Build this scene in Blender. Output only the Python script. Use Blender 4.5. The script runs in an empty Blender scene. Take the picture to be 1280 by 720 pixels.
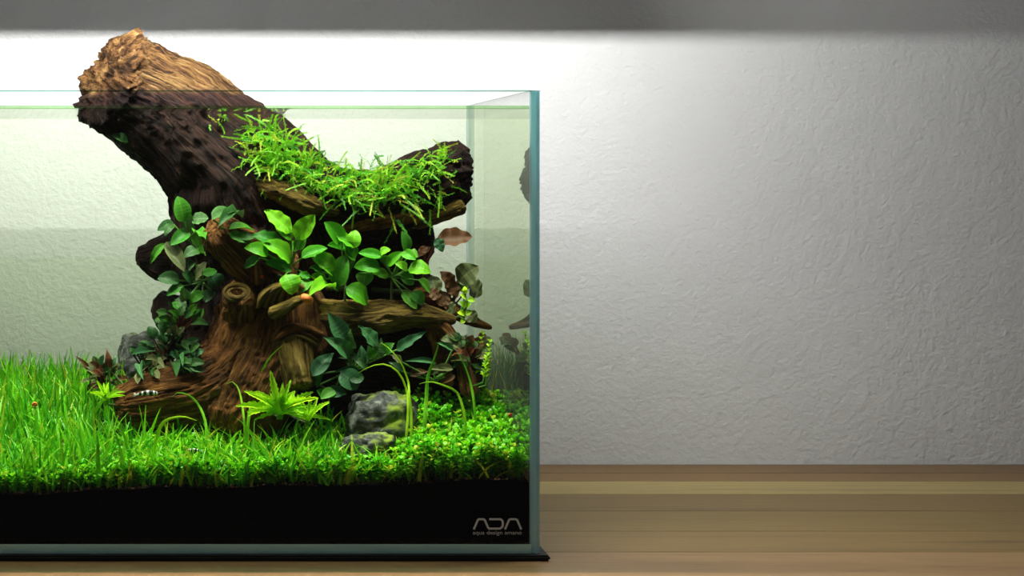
import bpy, bmesh, math, random
import numpy as np
from mathutils import Vector, Matrix, Quaternion
from mathutils.bvhtree import BVHTree

# ------------------------------------------------------------------ camera, world, exposure
SC = bpy.context.scene
F = 2208.0            # focal length in pixels of the 1280 px wide frame
CX, CY = 255.0, 210.0 # principal point (the lens is shifted, the camera is level)
E = 25.5              # eye height above the worktop, cm
cam_data = bpy.data.cameras.new('camera')
cam = bpy.data.objects.new('camera', cam_data)
SC.collection.objects.link(cam)
cam.location = (0, 0, E * .01)
cam.rotation_euler = (math.pi / 2, 0, 0)
cam_data.sensor_width = 36
cam_data.sensor_fit = 'HORIZONTAL'
cam_data.lens = 36 * F / 1280
cam_data.shift_x = (640 - CX) / 1280
cam_data.shift_y = -(360 - CY) / 1280
cam_data.clip_start = .01
SC.camera = cam

world = bpy.data.worlds.new('room_light')
SC.world = world
world.use_nodes = True
world.node_tree.nodes['Background'].inputs[0].default_value = (.95, .97, 1, 1)
world.node_tree.nodes['Background'].inputs[1].default_value = .075
TUBE_STRENGTH = 650.0    # lit tube of the hanging lamp, built below

SC.view_settings.view_transform = 'Standard'
SC.view_settings.look = 'None'
SC.view_settings.exposure = 0
SC.view_settings.gamma = 1
SC.view_settings.use_curve_mapping = False
try:
    SC.cycles.use_denoising = True
    SC.cycles.transparent_max_bounces = 24
    SC.cycles.max_bounces = 12
    SC.cycles.caustics_reflective = False
except Exception:
    pass

random.seed(7)
RNG = np.random.default_rng(11)
COL = SC.collection

# ------------------------------------------------------------------ helpers
def W(px, py, d):
    """photo pixel + distance (cm) -> world cm"""
    return np.array([(px - CX) * d / F, d, E - (py - CY) * d / F])

_perm = np.random.default_rng(3).permutation(256)
_perm = np.concatenate([_perm, _perm, _perm])
_grad = np.random.default_rng(4).normal(size=(256, 3))
_grad /= np.linalg.norm(_grad, axis=1)[:, None]
def perlin(p):
    p = np.asarray(p, float)
    i = np.floor(p).astype(int)
    f = p - i
    i &= 255
    u = f * f * f * (f * (f * 6 - 15) + 10)
    out = 0
    for a in (0, 1):
        for b in (0, 1):
            for c in (0, 1):
                h = _perm[_perm[_perm[(i[..., 0] + a) & 255] + ((i[..., 1] + b) & 255)] + ((i[..., 2] + c) & 255)]
                g = _grad[h]
                dd = f - np.array([a, b, c])
                w = (u[..., 0] if a else 1 - u[..., 0]) * (u[..., 1] if b else 1 - u[..., 1]) * (u[..., 2] if c else 1 - u[..., 2])
                out = out + w * (g * dd).sum(-1)
    return out * 1.5
def fbm(p, o=4):
    p = np.asarray(p, float); s = 0; a = 1
    for k in range(o):
        s = s + a * perlin(p * 2 ** k + 17.3 * k); a *= .5
    return s
def ridged(p, o=3):
    p = np.asarray(p, float); s = 0; a = 1
    for k in range(o):
        s = s + a * (1 - 2 * np.abs(perlin(p * 2 ** k + 9.1 * k))); a *= .5
    return s

def link(o, parent=None):
    COL.objects.link(o)
    if parent is not None:
        o.parent = parent
    return o
def mesh(name, verts, faces, mat=None, smooth=True, attrs=None):
    """verts in cm"""
    me = bpy.data.meshes.new(name)
    v = np.asarray(verts, float) * .01
    me.from_pydata(v.tolist(), [], [tuple(f) for f in faces] if not isinstance(faces, np.ndarray) else faces.tolist())
    if attrs:
        for k, val in attrs.items():
            val = np.asarray(val, float)
            if val.ndim == 1:
                a = me.attributes.new(k, 'FLOAT', 'POINT'); a.data.foreach_set('value', val)
            elif val.shape[1] == 3:
                a = me.attributes.new(k, 'FLOAT_VECTOR', 'POINT'); a.data.foreach_set('vector', val.ravel())
            else:
                a = me.attributes.new(k, 'FLOAT_COLOR', 'POINT'); a.data.foreach_set('color', val.ravel())
    if mat:
        me.materials.append(mat)
    if smooth:
        me.polygons.foreach_set('use_smooth', [True] * len(me.polygons))
    me.update()
    return me
def obj(name, me, parent=None, loc=None):
    """loc in cm, subtracts nothing: mesh is placed at loc (relative to the parent)"""
    o = bpy.data.objects.new(name, me)
    if loc is not None:
        o.location = Vector(loc) * .01
    return link(o, parent)
def tag(o, label, cat, group=None, kind=None):
    o['label'] = label; o['category'] = cat
    if group: o['group'] = group
    if kind: o['kind'] = kind
    return o
def thing(name, loc, label, cat, group=None):
    o = bpy.data.objects.new(name, None)
    o.empty_display_size = .01
    o.location = Vector(loc) * .01
    link(o)
    return tag(o, label, cat, group)
def rel(o, verts):
    return np.asarray(verts, float) - np.array(o.location) * 100
def box(x0, x1, y0, y1, z0, z1, bev=0.0):
    bm = bmesh.new()
    bmesh.ops.create_cube(bm, size=1)
    for v in bm.verts:
        v.co = Vector(((x0 + x1) / 2 + v.co.x * (x1 - x0), (y0 + y1) / 2 + v.co.y * (y1 - y0), (z0 + z1) / 2 + v.co.z * (z1 - z0)))
    if bev:
        bmesh.ops.bevel(bm, geom=list(bm.edges), offset=bev, segments=2, affect='EDGES')
    bm.verts.index_update()
    vs = [tuple(v.co) for v in bm.verts]; fs = [[v.index for v in f.verts] for f in bm.faces]
    bm.free()
    return vs, fs
def boxobj(name, dims, mat, parent=None, bev=0.0):
    vs, fs = box(*dims, bev)
    if parent is not None:
        vs = rel(parent, vs)
    return obj(name, mesh(name, vs, fs, mat, smooth=False), parent)

# ------------------------------------------------------------------ materials
def newmat(name):
    m = bpy.data.materials.new(name); m.use_nodes = True
    nt = m.node_tree; nt.nodes.clear()
    out = nt.nodes.new('ShaderNodeOutputMaterial')
    return m, nt, out
def N(nt, t, **kw):
    n = nt.nodes.new('ShaderNode' + t)
    for k, v in kw.items():
        if hasattr(n, k) and not k.startswith('i_'):
            setattr(n, k, v)
    return n
def ramp(nt, stops):
    r = nt.nodes.new('ShaderNodeValToRGB')
    el = r.color_ramp.elements
    while len(el) < len(stops): el.new(.5)
    for e, (p, c) in zip(el, stops):
        e.position = p; e.color = (*c, 1)
    return r
def pbsdf(nt, out, rough=.6, spec=.4):
    b = nt.nodes.new('ShaderNodeBsdfPrincipled')
    b.inputs['Roughness'].default_value = rough
    b.inputs['Specular IOR Level'].default_value = spec
    nt.links.new(b.outputs[0], out.inputs[0])
    return b
def simple(name, col, rough=.5, spec=.4, metal=0):
    m, nt, out = newmat(name)
    b = pbsdf(nt, out, rough, spec)
    b.inputs['Base Color'].default_value = (*col, 1)
    b.inputs['Metallic'].default_value = metal
    return m
def noise(nt, vec, scale, detail=5, rough=.6, dist=0):
    n = nt.nodes.new('ShaderNodeTexNoise')
    n.inputs['Scale'].default_value = scale; n.inputs['Detail'].default_value = detail
    n.inputs['Roughness'].default_value = rough; n.inputs['Distortion'].default_value = dist
    if vec is not None: nt.links.new(vec, n.inputs['Vector'])
    return n
def bump(nt, h, b, strength=.5, dist=.001):
    n = nt.nodes.new('ShaderNodeBump')
    n.inputs['Strength'].default_value = strength; n.inputs['Distance'].default_value = dist
    nt.links.new(h, n.inputs['Height']); nt.links.new(n.outputs[0], b.inputs['Normal'])
    return n
def mapping(nt, vec, scale):
    mp = nt.nodes.new('ShaderNodeMapping'); mp.inputs['Scale'].default_value = scale
    nt.links.new(vec, mp.inputs['Vector'])
    return mp.outputs[0]
def attr(nt, name):
    a = nt.nodes.new('ShaderNodeAttribute'); a.attribute_name = name
    return a
def mixc(nt, fac, a, b, blend='MIX'):
    n = nt.nodes.new('ShaderNodeMix'); n.data_type = 'RGBA'; n.blend_type = blend
    for sock, v in ((n.inputs[0], fac), (n.inputs[6], a), (n.inputs[7], b)):
        if isinstance(v, (int, float)): sock.default_value = v
        elif isinstance(v, tuple): sock.default_value = (*v, 1)
        else: nt.links.new(v, sock)
    return n.outputs[2]

def mat_wall():
    m, nt, out = newmat('plaster')
    b = pbsdf(nt, out, .85, .2)
    tc = N(nt, 'TexCoord').outputs['Object']
    n1 = noise(nt, mapping(nt, tc, (1, 1, 1.25)), 230, 4, .5, .3)
    n2 = noise(nt, tc, 95, 4, .6, .6)
    n3 = noise(nt, tc, 5, 3)
    r = ramp(nt, [(.3, (.525, .53, .53)), (.7, (.58, .585, .585))])
    nt.links.new(n3.outputs[0], r.inputs[0]); nt.links.new(r.outputs[0], b.inputs['Base Color'])
    mth = N(nt, 'Math', operation='ADD'); nt.links.new(n1.outputs[0], mth.inputs[0]); nt.links.new(n2.outputs[0], mth.inputs[1])
    bump(nt, mth.outputs[0], b, .4, .0022)
    return m
def mat_plank(i, base, streak):
    m, nt, out = newmat('oak_stave_%d' % i)
    b = pbsdf(nt, out, .42, .4)
    tc = N(nt, 'TexCoord').outputs['Object']
    mp = nt.nodes.new('ShaderNodeMapping'); mp.inputs['Scale'].default_value = (.9, 26, 26)
    mp.inputs['Location'].default_value = (i * 3.7, i * 9.1, i * 2.3)
    nt.links.new(tc, mp.inputs['Vector'])
    n = noise(nt, mp.outputs[0], 2.4, 7, .62, .5)
    base = tuple(c * .74 for c in base)
    d = tuple(c * .45 for c in base); l = tuple(min(1, c * 1.3) for c in base)
    r = ramp(nt, [(.27, d), (.43, base), (.62, base), (.8, l)])
    nt.links.new(n.outputs[0], r.inputs[0])
    mp2 = nt.nodes.new('ShaderNodeMapping'); mp2.inputs['Scale'].default_value = (.55, 14, 14)
    mp2.inputs['Location'].default_value = (i * 1.7, i * 4.1, 5)
    nt.links.new(tc, mp2.inputs['Vector'])
    n2 = noise(nt, mp2.outputs[0], 1.1, 3, .5, 1.2)
    r2 = ramp(nt, [(.6, (0, 0, 0)), (.72, (streak, streak, streak))])
    nt.links.new(n2.outputs[0], r2.inputs[0])
    c = mixc(nt, r2.outputs[0], r.outputs[0], (.035, .02, .01))
    nf = noise(nt, mapping(nt, tc, (6, 160, 160)), 3, 3)
    rf = ramp(nt, [(.35, (.7, .7, .7)), (.6, (1, 1, 1))]); nt.links.new(nf.outputs[0], rf.inputs[0])
    c = mixc(nt, .8, c, rf.outputs[0], 'MULTIPLY')
    nt.links.new(c, b.inputs['Base Color'])
    bump(nt, nf.outputs[0], b, .25, .0006)
    return m
def schlick(nt, f0, power=5.0):
    ge = N(nt, 'NewGeometry')
    dp = N(nt, 'VectorMath', operation='DOT_PRODUCT'); nt.links.new(ge.outputs['Normal'], dp.inputs[0]); nt.links.new(ge.outputs['Incoming'], dp.inputs[1])
    ab = N(nt, 'Math', operation='ABSOLUTE'); nt.links.new(dp.outputs['Value'], ab.inputs[0])
    om = N(nt, 'Math', operation='SUBTRACT', use_clamp=True); om.inputs[0].default_value = 1; nt.links.new(ab.outputs[0], om.inputs[1])
    pw = N(nt, 'Math', operation='POWER'); nt.links.new(om.outputs[0], pw.inputs[0]); pw.inputs[1].default_value = power
    ma = N(nt, 'Math', operation='MULTIPLY_ADD', use_clamp=True); nt.links.new(pw.outputs[0], ma.inputs[0]); ma.inputs[1].default_value = 1 - f0; ma.inputs[2].default_value = f0
    return ma.outputs[0]
def mat_glass(name, tint, f0=.035, rough=0.0, power=5.0):
    """thin clear glass: transmits straight through, mirrors by Fresnel"""
    m, nt, out = newmat(name)
    tr = N(nt, 'BsdfTransparent'); tr.inputs[0].default_value = (*tint, 1)
    gl = N(nt, 'BsdfGlossy'); gl.inputs['Roughness'].default_value = rough
    mx = N(nt, 'MixShader')
    nt.links.new(schlick(nt, f0, power), mx.inputs[0]); nt.links.new(tr.outputs[0], mx.inputs[1]); nt.links.new(gl.outputs[0], mx.inputs[2])
    nt.links.new(mx.outputs[0], out.inputs[0])
    return m
def mat_edge(name, col, tint, k=.55, diff=.2):
    """sawn and polished glass edge: light scatters through it"""
    m, nt, out = newmat(name)
    tl = N(nt, 'BsdfTranslucent'); tl.inputs[0].default_value = (*col, 1)
    df = N(nt, 'BsdfDiffuse'); df.inputs[0].default_value = (*col, 1)
    gl = N(nt, 'BsdfGlossy'); gl.inputs['Roughness'].default_value = .12
    tr = N(nt, 'BsdfTransparent'); tr.inputs[0].default_value = (*tint, 1)
    m1 = N(nt, 'MixShader'); m1.inputs[0].default_value = diff
    nt.links.new(tl.outputs[0], m1.inputs[1]); nt.links.new(df.outputs[0], m1.inputs[2])
    m2 = N(nt, 'MixShader'); m2.inputs[0].default_value = k
    nt.links.new(tr.outputs[0], m2.inputs[1]); nt.links.new(m1.outputs[0], m2.inputs[2])
    m3 = N(nt, 'MixShader'); m3.inputs[0].default_value = .06
    nt.links.new(m2.outputs[0], m3.inputs[1]); nt.links.new(gl.outputs[0], m3.inputs[2])
    nt.links.new(m3.outputs[0], out.inputs[0])
    return m
def mat_clear(name, tint):
    m, nt, out = newmat(name)
    tr = N(nt, 'BsdfTransparent'); tr.inputs[0].default_value = (*tint, 1)
    nt.links.new(tr.outputs[0], out.inputs[0])
    return m
def mat_water_surface():
    m, nt, out = newmat('water_surface')
    tr = N(nt, 'BsdfTransparent'); tr.inputs[0].default_value = (.97, 1, .95, 1)
    gl = N(nt, 'BsdfGlossy'); gl.inputs['Roughness'].default_value = .0
    mx = N(nt, 'MixShader')
    n = noise(nt, N(nt, 'TexCoord').outputs['Object'], 22, 2)
    bp = N(nt, 'Bump'); bp.inputs['Strength'].default_value = .06; bp.inputs['Distance'].default_value = .002
    nt.links.new(n.outputs[0], bp.inputs['Height']); nt.links.new(bp.outputs[0], gl.inputs['Normal'])
    nt.links.new(schlick(nt, .02), mx.inputs[0]); nt.links.new(tr.outputs[0], mx.inputs[1]); nt.links.new(gl.outputs[0], mx.inputs[2])
    nt.links.new(mx.outputs[0], out.inputs[0])
    return m
def mat_wood(name, stops, spec=.14, rough=.6, scale=1.0, dry=None, bstr=.9, blotch=.55):
    m, nt, out = newmat(name)
    b = pbsdf(nt, out, rough, spec)
    g = attr(nt, 'grain').outputs['Vector']
    n1 = noise(nt, mapping(nt, g, (1, 1, .085)), 2.6 * scale, 9, .74, 1.2)
    r1 = ramp(nt, stops); nt.links.new(n1.outputs[0], r1.inputs[0])
    n2 = noise(nt, g, .42, 4, .6, .4)
    rb = ramp(nt, [(.38, (1 - blotch,) * 3), (.62, (1.0, 1.0, 1.0))]); nt.links.new(n2.outputs[0], rb.inputs[0])
    c = mixc(nt, 1.0, r1.outputs[0], rb.outputs[0], 'MULTIPLY')
    if dry:
        r2 = ramp(nt, dry); nt.links.new(n1.outputs[0], r2.inputs[0])
        r3 = ramp(nt, [(.36, (.006, .003, .001)), (.45, (.06, .026, .009)), (.54, (.20, .095, .03)), (.66, (.42, .25, .09)), (.78, (.6, .44, .2))])
        n4 = noise(nt, N(nt, 'TexCoord').outputs['Object'], 75, 6, .7, .8); nt.links.new(n4.outputs[0], r3.inputs[0])
        dc = mixc(nt, attr(nt, 'crag').outputs['Fac'], r2.outputs[0], r3.outputs[0])
        c = mixc(nt, attr(nt, 'dry').outputs['Fac'], c, dc)
    nt.links.new(c, b.inputs['Base Color'])
    n3 = noise(nt, mapping(nt, g, (1, 1, .3)), 7, 5, .6)
    ad = N(nt, 'Math', operation='MULTIPLY_ADD'); ad.inputs[1].default_value = .4
    nt.links.new(n3.outputs[0], ad.inputs[0]); nt.links.new(n1.outputs[0], ad.inputs[2])
    bump(nt, ad.outputs[0], b, bstr, .009)
    return m
def mat_leaf(name, dark, light, rib, transl=.3, rough=.45, spec=.22, spots=0.0):
    """leaf coloured along its own length and breadth; attribute lf = (along, across, 0)"""
    m, nt, out = newmat(name)
    a = attr(nt, 'lf').outputs['Vector']
    sx = N(nt, 'SeparateXYZ'); nt.links.new(a, sx.inputs[0])
    oi = N(nt, 'ObjectInfo').outputs['Random']
    ab = N(nt, 'Math', operation='ABSOLUTE'); nt.links.new(sx.outputs[1], ab.inputs[0])
    rr = ramp(nt, [(0, rib), (.05, rib), (.09, dark), (.55, dark), (.98, light)])
    nt.links.new(ab.outputs[0], rr.inputs[0])
    nz = noise(nt, a, 3.0, 4, .6)
    c = mixc(nt, nz.outputs[0], rr.outputs[0], light)
    hs = N(nt, 'HueSaturation')
    mr = N(nt, 'MapRange'); mr.inputs[3].default_value = .7; mr.inputs[4].default_value = 1.35
    nt.links.new(oi, mr.inputs[0]); nt.links.new(mr.outputs[0], hs.inputs['Value'])
    mr2 = N(nt, 'MapRange'); mr2.inputs[3].default_value = .502; mr2.inputs[4].default_value = .468
    nt.links.new(oi, mr2.inputs[0]); nt.links.new(mr2.outputs[0], hs.inputs['Hue'])
    nt.links.new(c, hs.inputs['Color'])
    b = N(nt, 'BsdfPrincipled'); b.inputs['Roughness'].default_value = rough; b.inputs['Specular IOR Level'].default_value = spec
    nt.links.new(hs.outputs[0], b.inputs['Base Color'])
    tl = N(nt, 'BsdfTranslucent'); nt.links.new(hs.outputs[0], tl.inputs[0])
    mx = N(nt, 'MixShader'); mx.inputs[0].default_value = transl
    nt.links.new(b.outputs[0], mx.inputs[1]); nt.links.new(tl.outputs[0], mx.inputs[2]); nt.links.new(mx.outputs[0], out.inputs[0])
    vn = N(nt, 'TexWave'); vn.inputs['Scale'].default_value = 2.5; vn.inputs['Distortion'].default_value = 1.5
    nt.links.new(a, vn.inputs['Vector'])
    bump(nt, vn.outputs[0], b, .15, .0005)
    return m
def mat_vcol(name, transl=.35, rough=.4, spec=.4):
    m, nt, out = newmat(name)
    a = attr(nt, 'tint').outputs['Color']
    b = N(nt, 'BsdfPrincipled'); b.inputs['Roughness'].default_value = rough; b.inputs['Specular IOR Level'].default_value = spec
    nt.links.new(a, b.inputs['Base Color'])
    if transl:
        tl = N(nt, 'BsdfTranslucent'); nt.links.new(a, tl.inputs[0])
        mx = N(nt, 'MixShader'); mx.inputs[0].default_value = transl
        nt.links.new(b.outputs[0], mx.inputs[1]); nt.links.new(tl.outputs[0], mx.inputs[2]); nt.links.new(mx.outputs[0], out.inputs[0])
    else:
        nt.links.new(b.outputs[0], out.inputs[0])
    return m
def mat_stone(name, moss=.5):
    m, nt, out = newmat(name)
    b = pbsdf(nt, out, .75, .3)
    tc = N(nt, 'TexCoord').outputs['Object']
    n1 = noise(nt, mapping(nt, tc, (1, 1, 1.6)), 80, 8, .75, 1.4)
    r1 = ramp(nt, [(.32, (.015, .017, .015)), (.5, (.09, .095, .085)), (.62, (.28, .29, .26)), (.75, (.6, .62, .57))])
    nt.links.new(n1.outputs[0], r1.inputs[0])
    n2 = noise(nt, tc, 34, 4, .6)
    ge = N(nt, 'NewGeometry')
    ss = N(nt, 'SeparateXYZ'); nt.links.new(ge.outputs['Normal'], ss.inputs[0])
    ad = N(nt, 'Math', operation='MULTIPLY_ADD'); nt.links.new(ss.outputs[2], ad.inputs[0]); ad.inputs[1].default_value = .16; nt.links.new(n2.outputs[0], ad.inputs[2])
    rm = ramp(nt, [(.78 - .25 * moss, (0, 0, 0)), (.9 - .25 * moss, (1, 1, 1))]); nt.links.new(ad.outputs[0], rm.inputs[0])
    c = mixc(nt, rm.outputs[0], r1.outputs[0], (.3, .42, .03))
    nt.links.new(c, b.inputs['Base Color'])
    bump(nt, n1.outputs[0], b, .8, .004)
    return m
def mat_soil():
    m, nt, out = newmat('soil')
    b = pbsdf(nt, out, .9, .1)
    n1 = noise(nt, N(nt, 'TexCoord').outputs['Object'], 260, 4, .6)
    r1 = ramp(nt, [(.4, (.0015, .001, .001)), (.75, (.005, .003, .002))]); nt.links.new(n1.outputs[0], r1.inputs[0])
    nt.links.new(r1.outputs[0], b.inputs['Base Color'])
    bump(nt, n1.outputs[0], b, .8, .002)
    return m

M = dict(
    wall=mat_wall(), soil=mat_soil(),
    glass=mat_glass('clear_glass', (.99, .996, .988), .012),
    back_glass=mat_glass('back_glass', (.98, .992, .97), .012, 0, 2.0),
    side_glass=mat_glass('side_glass', (.965, .985, .97), .03, 0, 1.7),
    edge=mat_edge('polished_edge', (.75, .97, 1.0), (.66, .95, 1.0), .5, .7),
    edge_dark=mat_edge('polished_edge_teal', (.5, .92, .92), (.3, .5, .5), 1, .95),
    rim=mat_glass('rim_edge', (.55, .8, .74), .04),
    silicone=mat_edge('silicone', (.8, .9, .88), (.9, .97, .95), .35),
    water=mat_water_surface(), water_side=mat_clear('water_body', (.955, .985, .915)),
    meniscus=mat_glass('meniscus', (.72, .9, .66), .03),
    mat=simple('black_foam', (.008, .009, .011), .6, .3),
    print=simple('silver_print', (.75, .77, .77), .4, .5),
    housing=simple('lamp_aluminium', (.55, .56, .57), .35, .5, .8),
    inside=simple('lamp_reflector', (.5, .5, .5), .6, .3),
    wire=simple('steel_wire', (.4, .4, .4), .3, .5, 1),
)
DARK = [(.33, (.004, .002, .002)), (.46, (.022, .009, .007)), (.56, (.055, .022, .014)), (.66, (.12, .05, .026)), (.8, (.30, .14, .06))]
ROOT = [(.30, (.008, .003, .001)), (.41, (.09, .033, .008)), (.50, (.27, .105, .022)), (.59, (.50, .215, .05)), (.74, (.78, .46, .16))]
GOLD = [(.30, (.01, .005, .002)), (.41, (.10, .055, .011)), (.51, (.28, .175, .03)), (.61, (.45, .31, .055)), (.76, (.7, .54, .19))]
DRY = [(.35, (.006, .003, .001)), (.44, (.045, .019, .007)), (.52, (.19, .095, .03)), (.62, (.33, .21, .075)), (.76, (.52, .40, .21))]
M['log'] = mat_wood('driftwood_log', DARK, dry=DRY, blotch=.3)
M['dark'] = mat_wood('driftwood_dark', DARK, blotch=.35)
M['root'] = mat_wood('driftwood_root', ROOT, scale=.9, blotch=.45)
M['gold'] = mat_wood('driftwood_gold', GOLD, scale=.9, blotch=.4)
M['tip'] = simple('cut_twig_tip', (.75, .2, .03), .6)
# foliage
M['bright'] = mat_leaf('leaf_bright', (.015, .27, .008), (.10, .50, .010), (.12, .48, .015), .28)
M['mid'] = mat_leaf('leaf_mid', (.012, .15, .010), (.06, .32, .02), (.09, .30, .025), .25)
M['deep'] = mat_leaf('leaf_deep', (.010, .055, .012), (.035, .14, .028), (.08, .18, .05), .15)
M['blue'] = mat_leaf('leaf_bluish', (.018, .095, .04), (.065, .21, .08), (.12, .27, .10), .18)
M['olive'] = mat_leaf('leaf_olive', (.05, .075, .03), (.18, .22, .08), (.22, .2, .08), .2)
M['brown'] = mat_leaf('leaf_brown', (.07, .038, .012), (.22, .11, .035), (.12, .05, .02), .35)
M['lime'] = mat_leaf('leaf_lime', (.26, .72, .01), (.52, .95, .03), (.4, .85, .02), .35)
M['blade'] = mat_leaf('leaf_blade', (.08, .50, .015), (.26, .78, .03), (.12, .55, .02), .3)
M['stalk'] = simple('stalk', (.10, .26, .03), .5)
M['stalk_red'] = simple('stalk_red', (.16, .035, .02), .5)
M['rhizome'] = simple('rhizome', (.06, .09, .02), .6)
M['vcol'] = mat_vcol('foliage')
M['grainy'] = mat_vcol('soil_grain', 0, .85, .2)
M['shell'] = simple('snail_shell', (.75, .14, .015), .25, .6)
M['shell_red'] = simple('snail_shell_red', (.7, .05, .02), .25, .6)
M['snail_foot'] = simple('snail_foot', (.18, .12, .07), .6)
M['shrimp'] = mat_vcol('shrimp_bands', .15, .3, .5)
M['feeler'] = simple('feeler', (.55, .5, .4), .5)
M['stone'] = mat_stone('mossy_stone', .78)
M['stone_b'] = mat_stone('dark_stone', .5)
M['stone_c'] = mat_stone('pale_mossy_stone', .8)

# ------------------------------------------------------------------ the setting: wall and worktop
WALL_Y = 152.0
wv, wf = box(-190, 230, WALL_Y, WALL_Y + 10, -90, 190)
wall = obj('wall_back', mesh('wall_back', wv, wf, M['wall'], smooth=False))
wall['kind'] = 'structure'; wall['label'] = 'white rough plastered wall behind the aquarium'

fv_, ff_ = box(-190, 230, -120, WALL_Y, -92, -90)
fl = obj('floor', mesh('floor', fv_, ff_, simple('floor_dark', (.06, .055, .05), .6), smooth=False)); fl['kind'] = 'structure'; fl['label'] = 'plain dark floor below the worktop'
wt = thing('worktop', (0, 130, -90), 'wooden worktop of long glued staves carrying the aquarium', 'worktop')
rows = [152, 147.6, 143.8, 138.1, 131.3, 124, 117.3, 109.6]
cols = [(.25, .135, .042), (.27, .145, .045), (.46, .34, .115), (.25, .155, .042), (.27, .17, .044),
        (.31, .19, .055), (.40, .235, .095), (.33, .2, .07), (.28, .17, .05), (.35, .21, .075)]
for i in range(len(rows) - 1):
    boxobj('plank', (-190, 230, rows[i + 1] + .012, rows[i] - .012, -3.5, 0), mat_plank(i, cols[i], .9 if i == 1 else .15), wt, .035)

for x in (-186, 20, 222):
    boxobj('support_panel', (x, x + 4, 112, 151, -90, -3.5), mat_plank(30, (.3, .19, .08), .1) if x == -186 else bpy.data.materials['oak_stave_30'], wt, .05)

# ------------------------------------------------------------------ lamp over the tank (just above the frame)
def lamp(x0, x1, y, hy, sk, zt, r, strength, label):
    """open-bottomed housing with a lit tube inside; x range of the housing, y of the tube, hy half depth, sk lower edge, zt tube height"""
    la = thing('hanging_lamp_offscreen', ((x0 + x1) / 2, y, sk), label, 'lamp')
    zt2 = zt + 1.8
    boxobj('housing_top', (x0, x1, y - hy, y + hy, zt2, zt2 + .4), M['housing'], la, .05)
    for dims in ((x0, x1, y + hy - .3, y + hy, sk, zt2), (x0, x1, y - hy, y - hy + .3, sk, zt2), (x0, x0 + .3, y - hy + .3, y + hy - .3, zt + .5, zt2), (x1 - .3, x1, y - hy + .3, y + hy - .3, zt + .5, zt2)):
        boxobj('housing_side', dims, M['inside'], la)
    tm, tnt, tout = newmat('lit_tube')
    em = N(tnt, 'Emission'); em.inputs[0].default_value = (1, .995, .965, 1); em.inputs[1].default_value = strength
    tnt.links.new(em.outputs[0], tout.inputs[0])
    tv, tf = [], []
    for k in range(12):
        a = 2 * math.pi * k / 12
        for x in (x0 + 1.6, x1 - 1.8):
            tv.append((x, y + r * math.cos(a), zt + r * math.sin(a)))
    for k in range(12):
        a, b = 2 * k, 2 * ((k + 1) % 12)
        tf.append((a, b, b + 1, a + 1))
    obj('tube', mesh('tube', rel(la, tv), tf, tm), la)
    for x in (x0 + 1.1, x1 - 1.8):
        boxobj('tube_socket', (x, x + .6, y - .6, y + .6, zt - .5, zt2 - .05), M['housing'], la, .1)
    for x in (x0 + 5, x1 - 5):
        boxobj('suspension_wire', (x, x + .12, y - .06, y + .06, zt2 + .3, 170), M['wire'], la)
lamp(-34, 33, 118, 10, 55 - 17.7 * 10 / 34, 55, .25, TUBE_STRENGTH, 'hanging aluminium lamp with a lit tube above the aquarium')

# ------------------------------------------------------------------ aquarium
XR, XL, YF, YB, T = 21.9, -23.1, 115.0, 142.0, .6
ZB, ZR = .4, 30.5
ZW = 29.42
tank = thing('aquarium', (-.6, 128.5, .4), 'rimless clear glass aquarium with pale blue polished edges', 'aquarium')
mv, mf = box(XL - .55, XR + .55, YF - .55, YB + .55, 0, .38, .12)
tmat = obj('base_mat', mesh('base_mat', mv, mf, M['mat'], smooth=False))
tag(tmat, 'thin black foam mat under the glass aquarium', 'mat')
fp = boxobj('front_pane', (XL + T, XR - T, YF + .02, YF + T, ZB + T, ZR), M['glass'], tank)
boxobj('back_pane', (XL + T, XR - T, YB - T, YB, ZB + T, ZR), M['back_glass'], tank)
rp = boxobj('right_pane', (XR - T, XR, YF + .51, YB, ZB, ZR), M['side_glass'], tank)
lp = boxobj('left_pane', (XL, XL + T, YF + .04, YB, ZB, ZR), M['side_glass'], tank)
bp = boxobj('bottom_pane', (XL + T, XR - T, YF + .04, YB, ZB, ZB + T), M['side_glass'], tank)
def edge(name, dims, mat, par):
    vs, fs = box(*dims)
    # the pane sits at the tank's origin, so coordinates are relative to the tank
    o = obj(name, mesh(name, rel(tank, vs), fs, mat, smooth=False), par)
    return o
def facet(x0, y0, x1, y1, mat):
    vs = [(x0, y0, ZB), (x1, y1, ZB), (x1, YF + .5, ZB), (x0, YF + .5, ZB)]
    vs = vs + [(x, y, ZR) for x, y, z in vs]
    fs = [(0, 1, 5, 4), (1, 2, 6, 5), (2, 3, 7, 6), (3, 0, 4, 7), (3, 2, 1, 0), (4, 5, 6, 7)]
    obj('polished_edge', mesh('polished_edge', rel(tank, vs), fs, mat, smooth=False), rp)
facet(XR - T, YF + .22, XR - .26, YF - .02, M['edge'])
facet(XR - .26, YF - .02, XR, YF + .24, M['edge'])
edge('polished_edge', (XL, XL + T, YF, YF + .03, ZB, ZR), M['edge'], lp)
edge('polished_edge', (XL + T, XR - T, YF, YF + .03, ZB + .22, ZB + T), M['edge_dark'], bp)
edge('polished_edge', (XL + T, XR - T, YF - .01, YF + .03, ZB + .13, ZB + .22), M['edge_dark'], bp)
edge('polished_edge', (XL + T, XR - T, YF, YF + .03, ZB, ZB + .13), M['edge_dark'], bp)
edge('rim_edge', (XL + T, XR - T, YF + .02, YF + T, ZR, ZR + .07), M['rim'], fp)
edge('rim_edge', (XR - T, XR, YF + .02, YB, ZR, ZR + .05), M['rim'], rp)
edge('silicone_seam', (XR - T - .3, XR - T, YB - T - .3, YB - T, ZB + T, ZR), M['silicone'], rp)

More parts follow.
